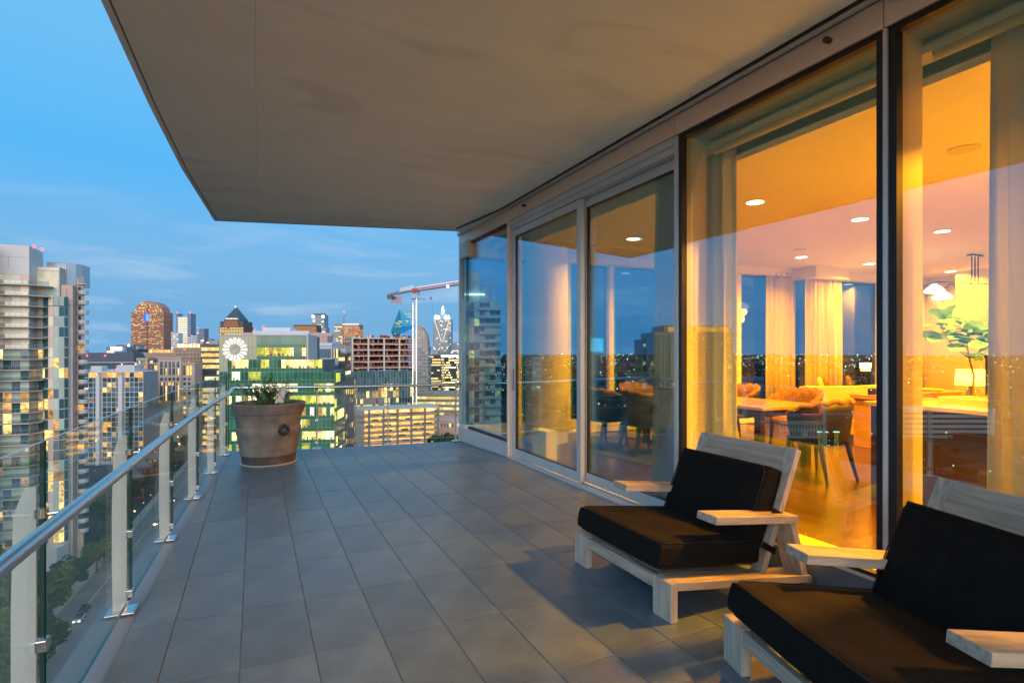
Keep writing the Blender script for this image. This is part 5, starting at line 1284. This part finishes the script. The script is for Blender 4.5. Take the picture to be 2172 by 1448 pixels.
for i in range(5):
    a = cx0 + 1 + cw * i
    for q in range(2):
        u = a + .5 + q * (cw - .9) / 2; win(u, u + (cw - 1.2) / 2, z1_ + 5, z2_, lit=.0); win(u, u + (cw - 1.2) / 2, z1_, z1_ + 4.6, lit=.5)
    win(a + .6, a + cw - .5, f.z_at(807), f.z_at(801), lit=.4)
    for q in range(2):
        u = a + .5 + q * (cw - .9) / 2; win(u, u + (cw - 1.2) / 2, f.z_at(817), f.z_at(811), lit=.6); win(u, u + (cw - 1.2) / 2, f.z_at(850), f.z_at(818), lit=.08)
for (a0, a1) in ((315, 333), (388, 406)):
    for i in range(3):
        a = f.x_at(a0 + i * 6.2, 0); 
        for q in range(2): win(a + q * .95, a + .8 + q * .95, f.z_at(796), f.z_at(775), 0.0, .3)
    for r_ in range(9):
        for i in range(2): a = f.x_at(a0 + 1 + i * 10, 0); zz = f.z_at(807 + r_ * 10.2); win(a, a + 1.6, zz, zz + 1.9, 0, .22); 
f = Frame(300, 420, 10); o = f.root('stepped_tower_block', 'tan stepped tower with a row of glowing arched lamps along its crown', 'building'); w = f.x_at(442, 0)
hA, hB, hC = f.z_at(748), f.z_at(737), f.z_at(762); xa_, xb_, xc_ = f.x_at(308, 0), f.x_at(368, 0), f.x_at(427, 0)
MB().box(0, w, .02, 30, 0, hC).build('wall', st_tan, o); MB().box(xa_, xb_, 2, 28, hC, hA).build('wall', st_tan, o); MB().box(xb_, xc_, 1, 28, hC - .01, hB).build('wall', st_tan, o)
zcr = f.z_at(727); MB().box(xb_ + 1, xc_ - .5, 2, 26, hB, zcr - .4).build('crown_wall', mat('crown_stone', (.62, .42, .25), .85), o)
for i in range(6): a = xb_ + 1.8 + i * (xc_ - xb_ - 3.2) / 6; ubox('crown_lamp', glow('crown_light', (1, .74, .40), 1.7, .3, .8), a + .4, a + 2.4, 1.85, 1.98, hB + .2, zcr - .8, o)
MB().box(xa_ + 1, xb_ - .1, 2.5, 26, hA, f.z_at(741)).build('crown_wall', MATS['crown_stone'], o)
for i in range(8): a = xa_ + 1.8 + i * (xb_ - xa_ - 3) / 8; ubox('crown_lamp', glow('crown_light_b', (1, .60, .22), .95, .3, .8), a + .4, a + 1.9, 2.3, 2.45, hA + .1, f.z_at(742), o)
m = MB(); windows(m, 'front', w, 30, .5, w - .5, 4, hC - 1, 26, 22, .38, .5, .12, (1, 6), 0, .2)
m.build('window', WM, o, kind='stuff'); m = MB()
for j in range(3):
    for i in range(7): a = xb_ + 1.5 + i * (xc_ - xb_ - 2) / 7; m.box(a, a + 1, .8, .999, hB - 3 - j * 3.2, hB - 1.4 - j * 3.2, 0)
m.build('upper_window', WM, o, kind='stuff')
for a, b in ((368, 727), (427, 726), (390, 741), (345, 743)): beacon(o, f.x_at(a, 0), 1, f.z_at(b), red, 1.3)
# dark glass block full of lit floors
tower('glass_office', 'dark glass office with bright yellow floors, left of the flower emblem block', 425, 466, 731, 400, 30, st_dark, 16, 17, .95, .62, .72, (2, 1, 4), 0, psi=8, run=.8)
MB()
tower('narrow_block', 'narrow grey block with irregular lit balconies beside the white grid building', 290, 311, 760, 372, 18, st_grey, 6, 20, .7, .6, .3, (1, 6, 3), 5, psi=10, roofbox=False)
# behind the green building
tower('mechanical_block', 'white rooftop block stepping up behind the green office', 537, 650, 703, 236, 16, st_white, 8, 12, .3, .2, .05, (1,), 5, psi=6, roofbox=False)
f = Frame(553, 237, 6); o = f.root('rooftop_plant', 'highest white rooftop plant room with a red beacon, behind the green office', 'plant room'); w = f.x_at(613, 0)
MB().box(0, w, 2, 12, f.z_at(706), f.z_at(694)).build('wall', st_white, o); MB().box(-8, 30, .5, 1.9, f.z_at(712), f.z_at(705)).build('screen_wall', st_pink, o); beacon(o, .5, 1.5, f.z_at(693), red, .9); beacon(o, -3.2, 1.4, f.z_at(698), red, .8)
for a in (2, 6, 9): MB().box(w - a, w - a + 1.6, -.2, 0, f.z_at(709), f.z_at(706)).build('louvre', st_dark, o)
tower('pink_block', 'low pink block above the pale office, right of the green office', 652, 693, 707, 420, 20, st_pink, 8, 4, .9, .1, 0, (1,), 5, psi=6, roofbox=False)  # walls of plain pink stone, no lit windows
tower('pale_office', 'pale office with blue glass floors stepping down beside the green office', 648, 702, 728, 300, 24, st_white, 14, 8, .95, .55, .18, (4, 1), 5, psi=6, roofbox=False, run=.4)
tower('white_top_block', 'small blue-and-white topped block next to the unfinished tower', 690, 731, 741, 330, 20, st_white, 10, 14, .9, .6, .25, (2, 1), 5, psi=8, roofbox=False)
tower('stacked_lit_block', 'block of stacked yellow lit floors hard against the unfinished tower', 700, 731, 750, 318, 20, st_dark, 9, 16, .92, .5, .8, (2, 4, 1), 0, psi=8, run=.9, roofbox=False)
# skyline
def skyline():
    # arched copper tower
    d = 1450; f = Frame(278, d, 0); s_ = d / FPX; w = 69 * s_; o = f.root('arched_tower', 'copper-coloured tower with a curved arched top and a glowing blue opening', 'building')
    hs = f.z_at(662); ht = f.z_at(638.5); n = 20; x0_, x1_ = 4 * s_, 66 * s_
    MB().box(0, w, 0, 40, 0, hs).build('wall', st_red, o)
    pts = [(x0_ + (x1_ - x0_) * i / n, (ht - hs) * sqrt(max(0, 1 - (2 * i / n - 1) ** 2))) for i in range(n + 1)]
    m = MB(); k_ = len(m.v)
    for y in (4, 36):
        for x, z in pts: m.v.append((x, y, hs + z))
    m.f.append(tuple(range(n, -1, -1))[::-1]); m.f.append(tuple(n + 1 + i for i in range(n, -1, -1))); m.m += [0, 0]
    for i in range(n): m.f.append((i, n + 1 + i, n + 2 + i, i + 1)); m.m.append(0)
    m.build('arched_roof', st_red, o)
    m = MB(); windows(m, 'front', w, 40, 1, w - 1, 10, hs - 1, 34, 62, .8, .45, .38, (1, 2, 3), 0, .35); m.build('window', [st_brown] + WM[1:], o, kind='stuff')
    m = MB()
    for j in range(6):
        z = hs + 2 + j * 4.2; hw = .5 * (x1_ - x0_) * sqrt(max(0, 1 - ((z - hs) / (ht - hs)) ** 2)) - 2; c_ = (x0_ + x1_) / 2
        for i in range(int(hw * 2 / 3)):
            if rnd.random() < .5: x = c_ - hw + i * 3; m.box(x, x + 2.4, 3.6, 3.98, z, z + 1.5, rnd.choice([1, 3, 3]))
    m.build('upper_window', WM, o, kind='stuff')
    MB().box(33.5 * s_, 35.5 * s_, -.7, -.31, 10, f.z_at(682)).box(33 * s_, 35 * s_, 3, 3.5, f.z_at(660), ht - 2).build('slot', st_brown, o)
    MB().box(27 * s_, 39 * s_, -.8, -.35, f.z_at(681), f.z_at(665)).build('opening', glow('blue_opening', (.05, .14, .75), 1.0), o); MB().box(32 * s_, 38 * s_, -1.0, -.81, f.z_at(680), f.z_at(666)).build('sky_panel', glow('sky_panel_glow', (.20, .45, .85), .8), o)  # the paler glowing panel stands in for sky seen through the opening
    # pyramid tower
    d = 1300; f = Frame(465, d, 0); s_ = d / FPX; w = 52 * s_; o = f.root('pyramid_tower', 'brown tower with a dark pyramid roof and lit windows', 'building')
    MB().box(0, w, 0, 50, 0, f.z_at(692)).build('wall', st_brown, o); MB().box(1 * s_, 50 * s_, 2, 48, f.z_at(692), f.z_at(681)).build('shoulder', st_dark, o)
    MB().hull8([(9 * s_, -2, f.z_at(694)), (43 * s_, -2, f.z_at(694)), (43 * s_, 1, f.z_at(694)), (9 * s_, 1, f.z_at(694)), (14 * s_, -2, f.z_at(679)), (38 * s_, -2, f.z_at(679)), (38 * s_, 1, f.z_at(679)), (14 * s_, 1, f.z_at(679))]).build('gable', mat('copper_gable', (.34, .13, .06), .5), o)
    zb_ = f.z_at(679); MB().box(9 * s_, 42 * s_, 3, 45, f.z_at(690), zb_ + 2).build('drum', st_dark, o)
    m = MB(); m.v = [(9 * s_, 3, zb_ + 2), (42 * s_, 3, zb_ + 2), (42 * s_, 45, zb_ + 2), (9 * s_, 45, zb_ + 2), (25.5 * s_, 24, f.z_at(648))]; m.f = [(0, 1, 4), (1, 2, 4), (2, 3, 4), (3, 0, 4)]; m.m = [0] * 4; m.build('pyramid_roof', st_dark, o)
    for i in range(9): beacon(o, (14 + i * 2.9) * s_, 1, zb_ + 4, whitelamp, 1.6, 'crown_lamp')
    beacon(o, 25.5 * s_, 20, f.z_at(649), whitelamp, 2.6)
    m = MB(); windows(m, 'front', w, 50, 1, w - 1, 10, f.z_at(694), 15, 34, .62, .5, .72, (1, 2, 2), 0, .5); m.build('window', WM, o, kind='stuff')
    # blue prism tower
    d = 1400; f = Frame(829, d, 0); s_ = d / FPX; o = f.root('prism_tower', 'blue glass tower cut like a pointed prism, behind the crane mast', 'building')
    def Z(p): return f.z_at(p)
    m = MB(); X_ = lambda p: (p - 829) * s_
    V = {'tl': (X_(843.5), 20, Z(655)), 'tr': (X_(866), 20, Z(655)), 'l': (X_(828), 6, Z(702)), 'lb': (X_(836), 8, Z(720)), 'c': (X_(856), -10, Z(692)), 'c2': (X_(850), -10, Z(710)), 'r': (X_(884), 10, Z(690)), 'lb0': (X_(836), 8, 0), 'c0': (X_(850), -10, 0), 'r0': (X_(888), 10, 0), 'rr': (X_(888), 10, Z(690)), 'bl': (X_(836), 50, 0), 'br': (X_(888), 50, 0), 'bt': (X_(843.5), 50, Z(655)), 'btr': (X_(866), 50, Z(655))}
    ks = list(V); m.v = [V[k_] for k_ in ks]; I = lambda *a: tuple(ks.index(q) for q in a)
    m.f = [I('tl', 'l', 'lb', 'c2', 'c'), I('tl', 'c', 'r', 'tr'), I('c', 'c2', 'c0', 'r0', 'r'), I('lb', 'lb0', 'c0', 'c2'), I('tl', 'tr', 'btr', 'bt'), I('l', 'tl', 'bt', 'bl', 'lb0', 'lb'), I('tr', 'r', 'r0', 'br', 'btr')]
    m.m = [0, 1, 2, 0, 1, 0, 1]
    m.build('glass_body', [mat('prism_glass_a', (.03, .22, .33), .25), mat('prism_glass_b', (.06, .32, .45), .2), mat('prism_glass_c', (.02, .28, .60), .15)], o)
    m = MB()
    def lit(px, py, wd, yy): m.box(X_(px), X_(px + wd), yy, yy + .4, Z(py + .7), Z(py), 0)
    for i in range(60):
        py = rnd.choice([681, 684, 687, 706, 708, 703, 692]); px = rnd.uniform(836, 853); t_ = (px - 828) / 28; lit(px, py, rnd.uniform(.6, 2), 6 - 16 * t_ - 1.5)
    for i in range(30):
        py = rnd.choice([680, 681, 684, 666, 672]); px = rnd.uniform(858, 872); lit(px, py, rnd.uniform(.6, 2), -6)
    m.build('window', [w2], o, kind='stuff')
    # stepped lantern tower
    d = 1500; f = Frame(919, d, 0); s_ = d / FPX; w = 38 * s_; o = f.root('lantern_tower', 'grey glass tower with white glowing lanterns and a lit spire', 'building')
    MB().box(0, w, 0, 40, 0, f.z_at(677)).build('wall', st_bluegrey, o)
    for px, py, sz in ((924, 673, 3.5), (929, 674, 3), (946, 673, 3.5), (951, 674, 3)): MB().lathe([(.01, -7), (sz * 1.2, -5), (sz * 1.2, 2), (.01, 8)], ((px - 919) * s_, 4, f.z_at(py)), 8, close=False).build('lantern', whitelamp, o)
    MB().lathe([(14, 0), (14, 8), (6, 16), (5, 18)], (19 * s_, 16, f.z_at(677)), 12).build('crown', mat('crown_green', (.3, .5, .45), .5), o)
    MB().lathe([(3.4, 0), (3.4, 12), (.6, 22), (.01, 23)], (19 * s_, 12, f.z_at(665)), 8).build('spire', whitelamp, o)
    m = MB(); windows(m, 'front', w, 40, 1, w - 1, 10, f.z_at(679), 16, 50, .85, .8, .10, (4, 2), 5, .05)
    m.build('window', [g_blue] + WM[1:], o, kind='stuff'); m = MB()
    for i in range(26):
        t_ = i / 26; m.box((3 + 14 * t_) * s_, (3.8 + 14 * t_) * s_, -.9, -.5, f.z_at(682 + 44 * t_), f.z_at(680.6 + 44 * t_), 0); m.box((33 - 14 * t_) * s_, (33.8 - 14 * t_) * s_, -.9, -.5, f.z_at(682 + 44 * t_), f.z_at(680.6 + 44 * t_), 0)
    m.build('facade_lamp', [w4], o, kind='stuff')
    # antenna tower pair
    f, o, w, h = tower('brown_grid_tower', 'brown office tower with glowing grid windows and a blue-white lit roof edge', 728, 760, 688, 1200, 40, st_red, 13, 30, .6, .5, .75, (6, 6, 1), 0, psi=0, roofbox=False, run=.6)
    MB().box(-1, w + 1, -1.2, -.3, h, h + 1.6).build('roof_light', glow('roof_edge_light', (.45, .70, 1), 2.2), o)
    f, o, w, h = tower('striped_tower', 'slim grey banded tower below the red-tipped mast', 709, 727, 686, 1210, 40, st_grey, 6, 30, .95, .4, .5, (4, 3), 0, roofbox=False)
    MB().lathe([(4, 0), (1.2, 14), (.5, 24), (.01, 25)], ((726 - 709) * 1210 / FPX, 12, h), 8).build('mast', st_bluegrey, o); beacon(o, (726 - 709) * 1210 / FPX, 12, h + 26, red, 4)
    f, o, w, h = tower('slender_white_tower', 'slender tower with white lit bands between two blue fins', 377, 398, 672, 1450, 25, st_white, 5, 26, 1.0, .5, .97, (4,), 0, run=1, sides=(), roofbox=False)
    MB().box(-4, 0, -1, 22, 0, h + 9).box(w, w + 9, -1, 22, 0, h + 9).build('side_fin', st_bluegrey, o); beacon(o, -2, 0, h + 11, red, 3); beacon(o, w + 6, 0, h + 11, red, 3)
    for a in ((363, 378, 706, 'pale stepped wing to the left of the slender white tower', st_white), (398, 421, 716, 'pale low block to the right of the slender white tower', st_white), (418, 433, 697, 'flat-topped grey tower with a magenta lamp', st_bluegrey), (430, 446, 719, 'low banded block beside the flat-topped grey tower', st_bluegrey), (405, 430, 712, 'pale block before the flat-topped grey tower', st_white)):
        f, o, w, h = tower('distant_block', a[3], a[0], a[1], a[2], 1400 - (a[1] % 7) * 12, 20, a[4], 6, 20, .6, .5, .3, (4, 3), 5, sides=(), roofbox=False, group=None); beacon(o, 2, 0, h + 1, red if a[0] != 418 else pinklamp, 2.5)
    tower('red_striped_building', 'low building with red vertical stripes behind the white roof', 623, 672, 689, 1250, 30, st_brown, 26, 1, .45, .85, 1.0, (6,), 0, pyb=715, sides=(), roofbox=False)
    f, o, w, h = tower('curved_top_tower', 'dark blue tower with white lit shoulders', 662, 688, 668, 1400, 30, st_bluegrey, 8, 36, .7, .6, .12, (4,), 5, sides=(), roofbox=False)
    MB().box(2, w - 2, 2, 20, h, h + 4).build('crown', st_dark, o); MB().box(0, 6, -.6, -.2, h - 7, h - 1).box(w - 6, w, -.6, -.2, h - 7, h - 1).build('crown_lamp', whitelamp, o)
    tower('curved_top_annex', 'dark annex stepping down beside the tower with lit shoulders', 682, 692, 695, 1390, 25, st_bluegrey, 4, 20, .7, .6, .1, (4,), 5, sides=(), roofbox=False)
    f = Frame(885, 1200, 0); s_ = 1200 / FPX; o = f.root('curved_shoulder_tower', 'tan tower with a curved sloping shoulder, right of the crane mast', 'building')
    pts = [(0, f.z_at(735)), (22 * s_, f.z_at(735)), (22 * s_, f.z_at(722)), (19 * s_, f.z_at(708)), (12 * s_, f.z_at(696)), (9 * s_, f.z_at(690)), (0, f.z_at(690))]
    m = MB(); n = len(pts); m.v = [(x, 0, z) for x, z in pts] + [(x, 30, z) for x, z in pts]; m.f = [tuple(range(n)), tuple(range(2 * n - 1, n - 1, -1))] + [(i, (i + 1) % n + 0, (i + 1) % n + n, i + n) for i in range(n)]; m.m = [0] * (n + 2)
    m.build('wall', mat('shoulder_stone', (.36, .31, .29), .7), o); MB().box(0, 22 * s_, .01, 30, 0, f.z_at(735)).build('base', st_grey, o); beacon(o, 12 * s_, -1, f.z_at(692), w6, 4)
    m = MB(); windows(m, 'front', 22 * s_, 30, 1, 16 * s_, f.z_at(735), f.z_at(700), 8, 12, .3, .3, .3, (4, 1), 5, .2); m.build('window', WM, o, kind='stuff')
    tower('dotted_tower', 'grey tower with dotted windows close behind the crane mast', 884, 908, 735, 520, 20, st_grey, 8, 22, .3, .3, .12, (1, 6), 0, psi=0, roofbox=False)
    tower('dark_twin_block', 'dark glass block with a white lit sign band, under the lantern tower', 930, 968, 754, 640, 30, st_dark, 14, 22, .9, .5, .55, (2, 1, 4), 0, psi=0, roofbox=False, run=.6)
    f, o, w, h = tower('dark_front_block', 'dark office block with scattered yellow floors, below the lantern tower', 908, 936, 752, 600, 30, st_dark, 10, 22, .85, .5, .5, (2, 1), 0, psi=0, run=.6)
    MB().box(w * 1.0, w * 2.3, -2, -1, h - 2.6, h - .6).build('sign_band', glow('sign_band_light', (.75, .85, 1), 2.4), o)
    tower('small_far_tower', 'small pale far tower right of the lantern tower', 955, 976, 727, 1500, 30, st_bluegrey, 7, 20, .6, .5, .1, (4,), 5, sides=(), roofbox=False)
    f, o, w, h = tower('screen_building', 'low white building with a glowing white screen on the horizon', 225, 268, 735, 900, 30, st_bluegrey, 10, 3, .7, .5, .1, (4,), 5, sides=(), roofbox=False)
    MB().box(8, 26, -1, -.2, h - 6, h - 1).build('lit_sign', whitelamp, o)
    f, o, w, h = tower('white_strip_building', 'grey block with one bright vertical white strip on the horizon', 246, 282, 731, 960, 30, st_bluegrey, 10, 3, .7, .5, .05, (4,), 5, sides=(), roofbox=False)
    MB().box(w * .72, w * .80, -1, -.2, h - 20, h + .5).build('light_strip', whitelamp, o)
    tower('amber_block', 'low tan block with amber windows below the arched tower', 280, 312, 755, 520, 24, st_tan, 12, 10, .6, .5, .5, (6, 1, 3), 0, psi=6)
    tower('dark_distant_block', 'small dark box with white lamps before the arched tower', 281, 293, 741, 560, 16, st_dark, 4, 6, .8, .4, .5, (4,), 0, sides=())
    f, o, w, h = tower('lit_parking_block', 'long low block with rows of yellow lights beyond the garage roof', 876, 990, 835, 470, 40, st_beige, 44, 7, .8, .5, .85, (2, 1, 4), 3, psi=-6, run=.7, roofbox=False)
    tower('pale_low_house', 'pale low flat-roofed building beside the round tree', 926, 990, 888, 350, 20, st_pink, 10, 4, .35, .35, .1, (1,), 0, psi=-4, roofbox=False)
    tower('street_mid_block', 'dark block between the green office and the unfinished tower', 716, 748, 800, 262, 30, st_dark, 8, 14, .5, .6, .25, (1, 3), 5, psi=14, roofbox=False)
skyline()
for i, (px, py, s_) in enumerate(((948, 957, 1.8), (958, 960, 1.4), (938, 962, 1.3))):
    d = 292 + i * 6; x, y = at(px, d); q = tree(x, y, s_ * 1.35, ('large round dark green tree beside the far railing post', 'dark tree crowding the round tree beside the pale low building', 'smaller dark tree at the corner of the garage')[i], 0, 'trees beside the garage')

# ---- what the window wall mirrors: the city to the side of the balcony
f, o, w, h = tower('tan_apartment_tower', 'tall tan apartment tower with an amber glowing crown, mirrored in the third pane', 1388, 1555, 706, 225, 24, mat('tan_render', (.44, .27, .13), .8), 20, 32, .32, .4, .10, (1, 2), 0, psi=0, mirror=True, sides=(), roofbox=False)
MB().box(1, w * .45, 1, 20, h, h + 3).box(w * .52, w - 4, 1, 20, h, h + 3.2).build('crown_wall', st_red, o)
for i in range(13):
    a = 1.5 + i * (w - 7) / 13
    if abs(a - w * .48) > 1.6: ubox('crown_lamp', glow('amber_crown', (1, .30, .05), 1.7, .3, .8), a, a + 1.7, .6, .9, h + .5, h + 2.4, o)
for i in range(7): a = w * (.08 + .14 * i); MB().box(a, a + 1.0, -.9, 0, 0, h - 3).build('pilaster', MATS['tan_render'], o)
tower('green_lit_tower', 'narrow yellow-lit tower beside the tan tower, mirrored in the sliding door', 1362, 1386, 721, 240, 16, mat('olive_render', (.16, .18, .06), .8), 5, 28, .6, .5, .35, (2,), 0, mirror=True, sides=(), roofbox=False)
f, o, w, h = tower('sign_building', 'long pale four-storey building under a red neon roof sign, mirrored in the third pane', 1652, 1748, 893, 350, 16, st_pale, 14, 5, .35, .5, .10, (1, 2), 0, mirror=True, sides=(), roofbox=False)
MB().box(-.6, w + .6, -.6, 16, h + .4, h + 3.2).build('roof', st_dark, o)
sg = empty('neon_sign', (*f.o, GZ), f.rz, 'red neon roof sign with glowing script letters, mirrored in the third pane', 'sign')
neon = glow('red_neon', (1, .035, .03), 6)
def text(s_, size, lx, z, par):
    cu = bpy.data.curves.new('lettering', 'FONT'); cu.body = s_; cu.size = size; cu.extrude = .12; cu.offset = .03; cu.materials.append(neon)
    q = link('lettering', cu, par, (lx, -1.0, z)); dg_ = bpy.context.evaluated_depsgraph_get(); dg_.update()
    me = bpy.data.meshes.new_from_object(q.evaluated_get(dg_)); bpy.data.objects.remove(q); me.materials.clear(); me.materials.append(neon)
    q = link('lettering', me, par, (lx, -1.0, z)); q.rotation_euler = (R(90), 0, 0); return q
text('THE', 4.6, 1.2, h + 9.6, sg); text('&', 4.6, 1.0, h + 5.2, sg)
MB().box(1, 15, -.6, -.2, h + 4.4, h + 4.7).build('underline', neon, sg)
for a in (2, 8, 14): MB().box(a, a + .3, -.2, .2, h + 3, h + 5).build('support', st_dark, sg)
f, o, w, h = tower('striped_garage', 'white multi-level garage with dark horizontal bands, mirrored in the fourth pane', 1905, 2110, 868, 375, 30, st_white, 1, 8, .98, .38, 0, (3,), 0, mirror=True, sides=(), roofbox=False)
tower('dim_office', 'dim low office mirrored beside the neon sign', 1562, 1640, 865, 420, 20, st_bluegrey, 12, 8, .5, .4, .08, (4, 1), 0, mirror=True, sides=(), roofbox=False)
tower('dim_block', 'dark block mirrored right of the neon sign', 1752, 1850, 880, 480, 20, st_dark, 14, 7, .5, .4, .12, (1, 4), 0, mirror=True, sides=(), roofbox=False)
tower('far_grey_block', 'grey block with a lit roof on the horizon, mirrored in the sliding door', 1130, 1150, 757, 900, 20, st_grey, 6, 6, .5, .4, .1, (4, 1), 0, mirror=True, sides=(), roofbox=False)
# yellow-lit scaffold pylons
f = Frame(1760, 290, 0, True)
for k_, dx in enumerate((-3.5, 2.5, 5)):
    o = empty('scaffold_pylon', (f.o[0] + dx * f.c, f.o[1] + dx * f.s, GZ), f.rz, ('yellow-lit lattice pylon, first of three mirrored in the third pane', 'yellow-lit lattice pylon, middle of three mirrored in the third pane', 'yellow-lit lattice pylon, last of three mirrored in the third pane')[k_], 'pylon', 'yellow lattice pylons')
    m = MB(); ye = glow('yellow_lattice', (1, .75, .05), 1.6); H_ = f.z_at(917)
    for sx in (-.8, .8): m.bar((sx, 0, 4), (sx, 0, H_), .16)
    z, q = 4, 1
    while z < H_ - 2: m.bar((-.8 * q, 0, z), (.8 * q, 0, z + 2), .12); z += 2; q = -q
    m.build('lattice', ye, o); MB().box(-1.4, 1.4, -.6, .6, H_ + .1, H_ + .6).build('lamp', whitelamp, o)
# ---- seen through the room: the city beyond the far windows
tower('beyond_block', 'dark block with rows of small yellow windows, seen beyond the room behind the dining chairs', 1236, 1300, 805, 330, 20, st_dark, 12, 14, .5, .4, .35, (1, 2), 0, sides=('left',), roofbox=False)
f, o, w, h = tower('teal_lit_building', 'building crowned with a glowing pale teal box, seen through the sliding door', 1250, 1279, 746, 520, 14, st_dark, 4, 8, .5, .4, .1, (1,), 0, sides=(), roofbox=False)
MB().box(0, w, -1, 12, h, h + 13).build('lit_box', glow('teal_light', (.10, .62, .60), 3.0, .3, .2), o)
tower('beyond_block', 'dim office with a few white lights beyond the far windows, near the first mullion', 1330, 1384, 790, 600, 20, st_grey, 12, 8, .5, .4, .12, (4, 1), 0, sides=('left',), roofbox=False)
tower('beyond_block', 'dim low block beyond the far windows left of the cream curtain', 1560, 1620, 800, 480, 20, st_bluegrey, 12, 8, .5, .4, .1, (4, 1), 0, sides=('left',), roofbox=False)
f = Frame(1362, 520, 0); o = f.root('lit_mast', 'thin mast with a string of yellow lamps, seen through the second sliding door', 'mast')
MB().bar((0, 0, 0), (0, 0, f.z_at(762)), .6).build('pole', st_dark, o)
for i in range(12): beacon(o, 0, -1, f.z_at(762) - i * 2.2, w2, 1.4, 'lamp')
# ---- far-off city: thousands of low roofs and lights, too many to count
r8 = random.Random(88)
far = MB(); li = MB()
blockm = [mat('far_block_a', (.022, .024, .027), .8), mat('far_block_b', (.045, .045, .045), .8), mat('far_block_c', (.012, .017, .015), .9)]
litm = [glow('far_amber', (1, .48, .14), 7.0), glow('far_white', (1, .88, .68), 7.0), glow('far_red', (1, .08, .05), 2.6), glow('far_teal', (.2, .9, .65), 2.0)]
def free(x, y):
    a = math.degrees(atan2(x, y)); r_ = sqrt(x * x + y * y)
    if -21 < a < 20: return r_ > 620
    return r_ > (420 if a > 0 else 300)
for i in range(5200):
    a = r8.uniform(-100, 100); r_ = 300 * (40 ** r8.random()); x, y = r_ * sin(R(a)), r_ * cos(R(a))
    if not free(x, y): continue
    w_, d_, h_ = r8.uniform(10, 34) * (1 + r_ / 6000), r8.uniform(10, 30), r8.choice([5, 6, 8, 9, 12, 14, 20, 30 if r8.random() < .25 else 10])
    if r_ < 700: h_ = min(h_, 14)
    far.box(x - w_ / 2, x + w_ / 2, y - d_ / 2, y + d_ / 2, 0, h_, r8.choice([0, 0, 1, 2, 2]))
far.build('distant_city', blockm, None, (0, 0, GZ), kind='stuff')['label'] = 'mass of low roofs reaching to the horizon'
for i in range(5200):
    a = r8.uniform(-100, 100); r_ = 170 * (60 ** r8.random()); x, y = r_ * sin(R(a)), r_ * cos(R(a))
    if not free(x, y) and r_ < 620 and not (-21 < a < 20 and r8.random() < .35 and r_ > 200): continue
    s_ = (.13 + r_ * .0006) * r8.choice([.4, .6, .8, 1, 1.1, 1.7]); z = r8.uniform(4, 16) + r_ * .002
    t_ = r8.choices([0, 1, 2, 3], [.5, .36, .08, .06])[0]
    n = len(li.v); li.v += [(x + s_, y, z), (x, y + s_, z), (x - s_, y, z), (x, y - s_, z), (x, y, z + s_), (x, y, z - s_)]
    li.f += [(n, n + 1, n + 4), (n + 1, n + 2, n + 4), (n + 2, n + 3, n + 4), (n + 3, n, n + 4), (n + 1, n, n + 5), (n + 2, n + 1, n + 5), (n + 3, n + 2, n + 5), (n, n + 3, n + 5)]; li.m += [t_] * 8
li.build('distant_lights', litm, None, (0, 0, GZ), kind='stuff')['label'] = 'thousands of street and house lights across the plain'
# a dark belt of far trees on the horizon
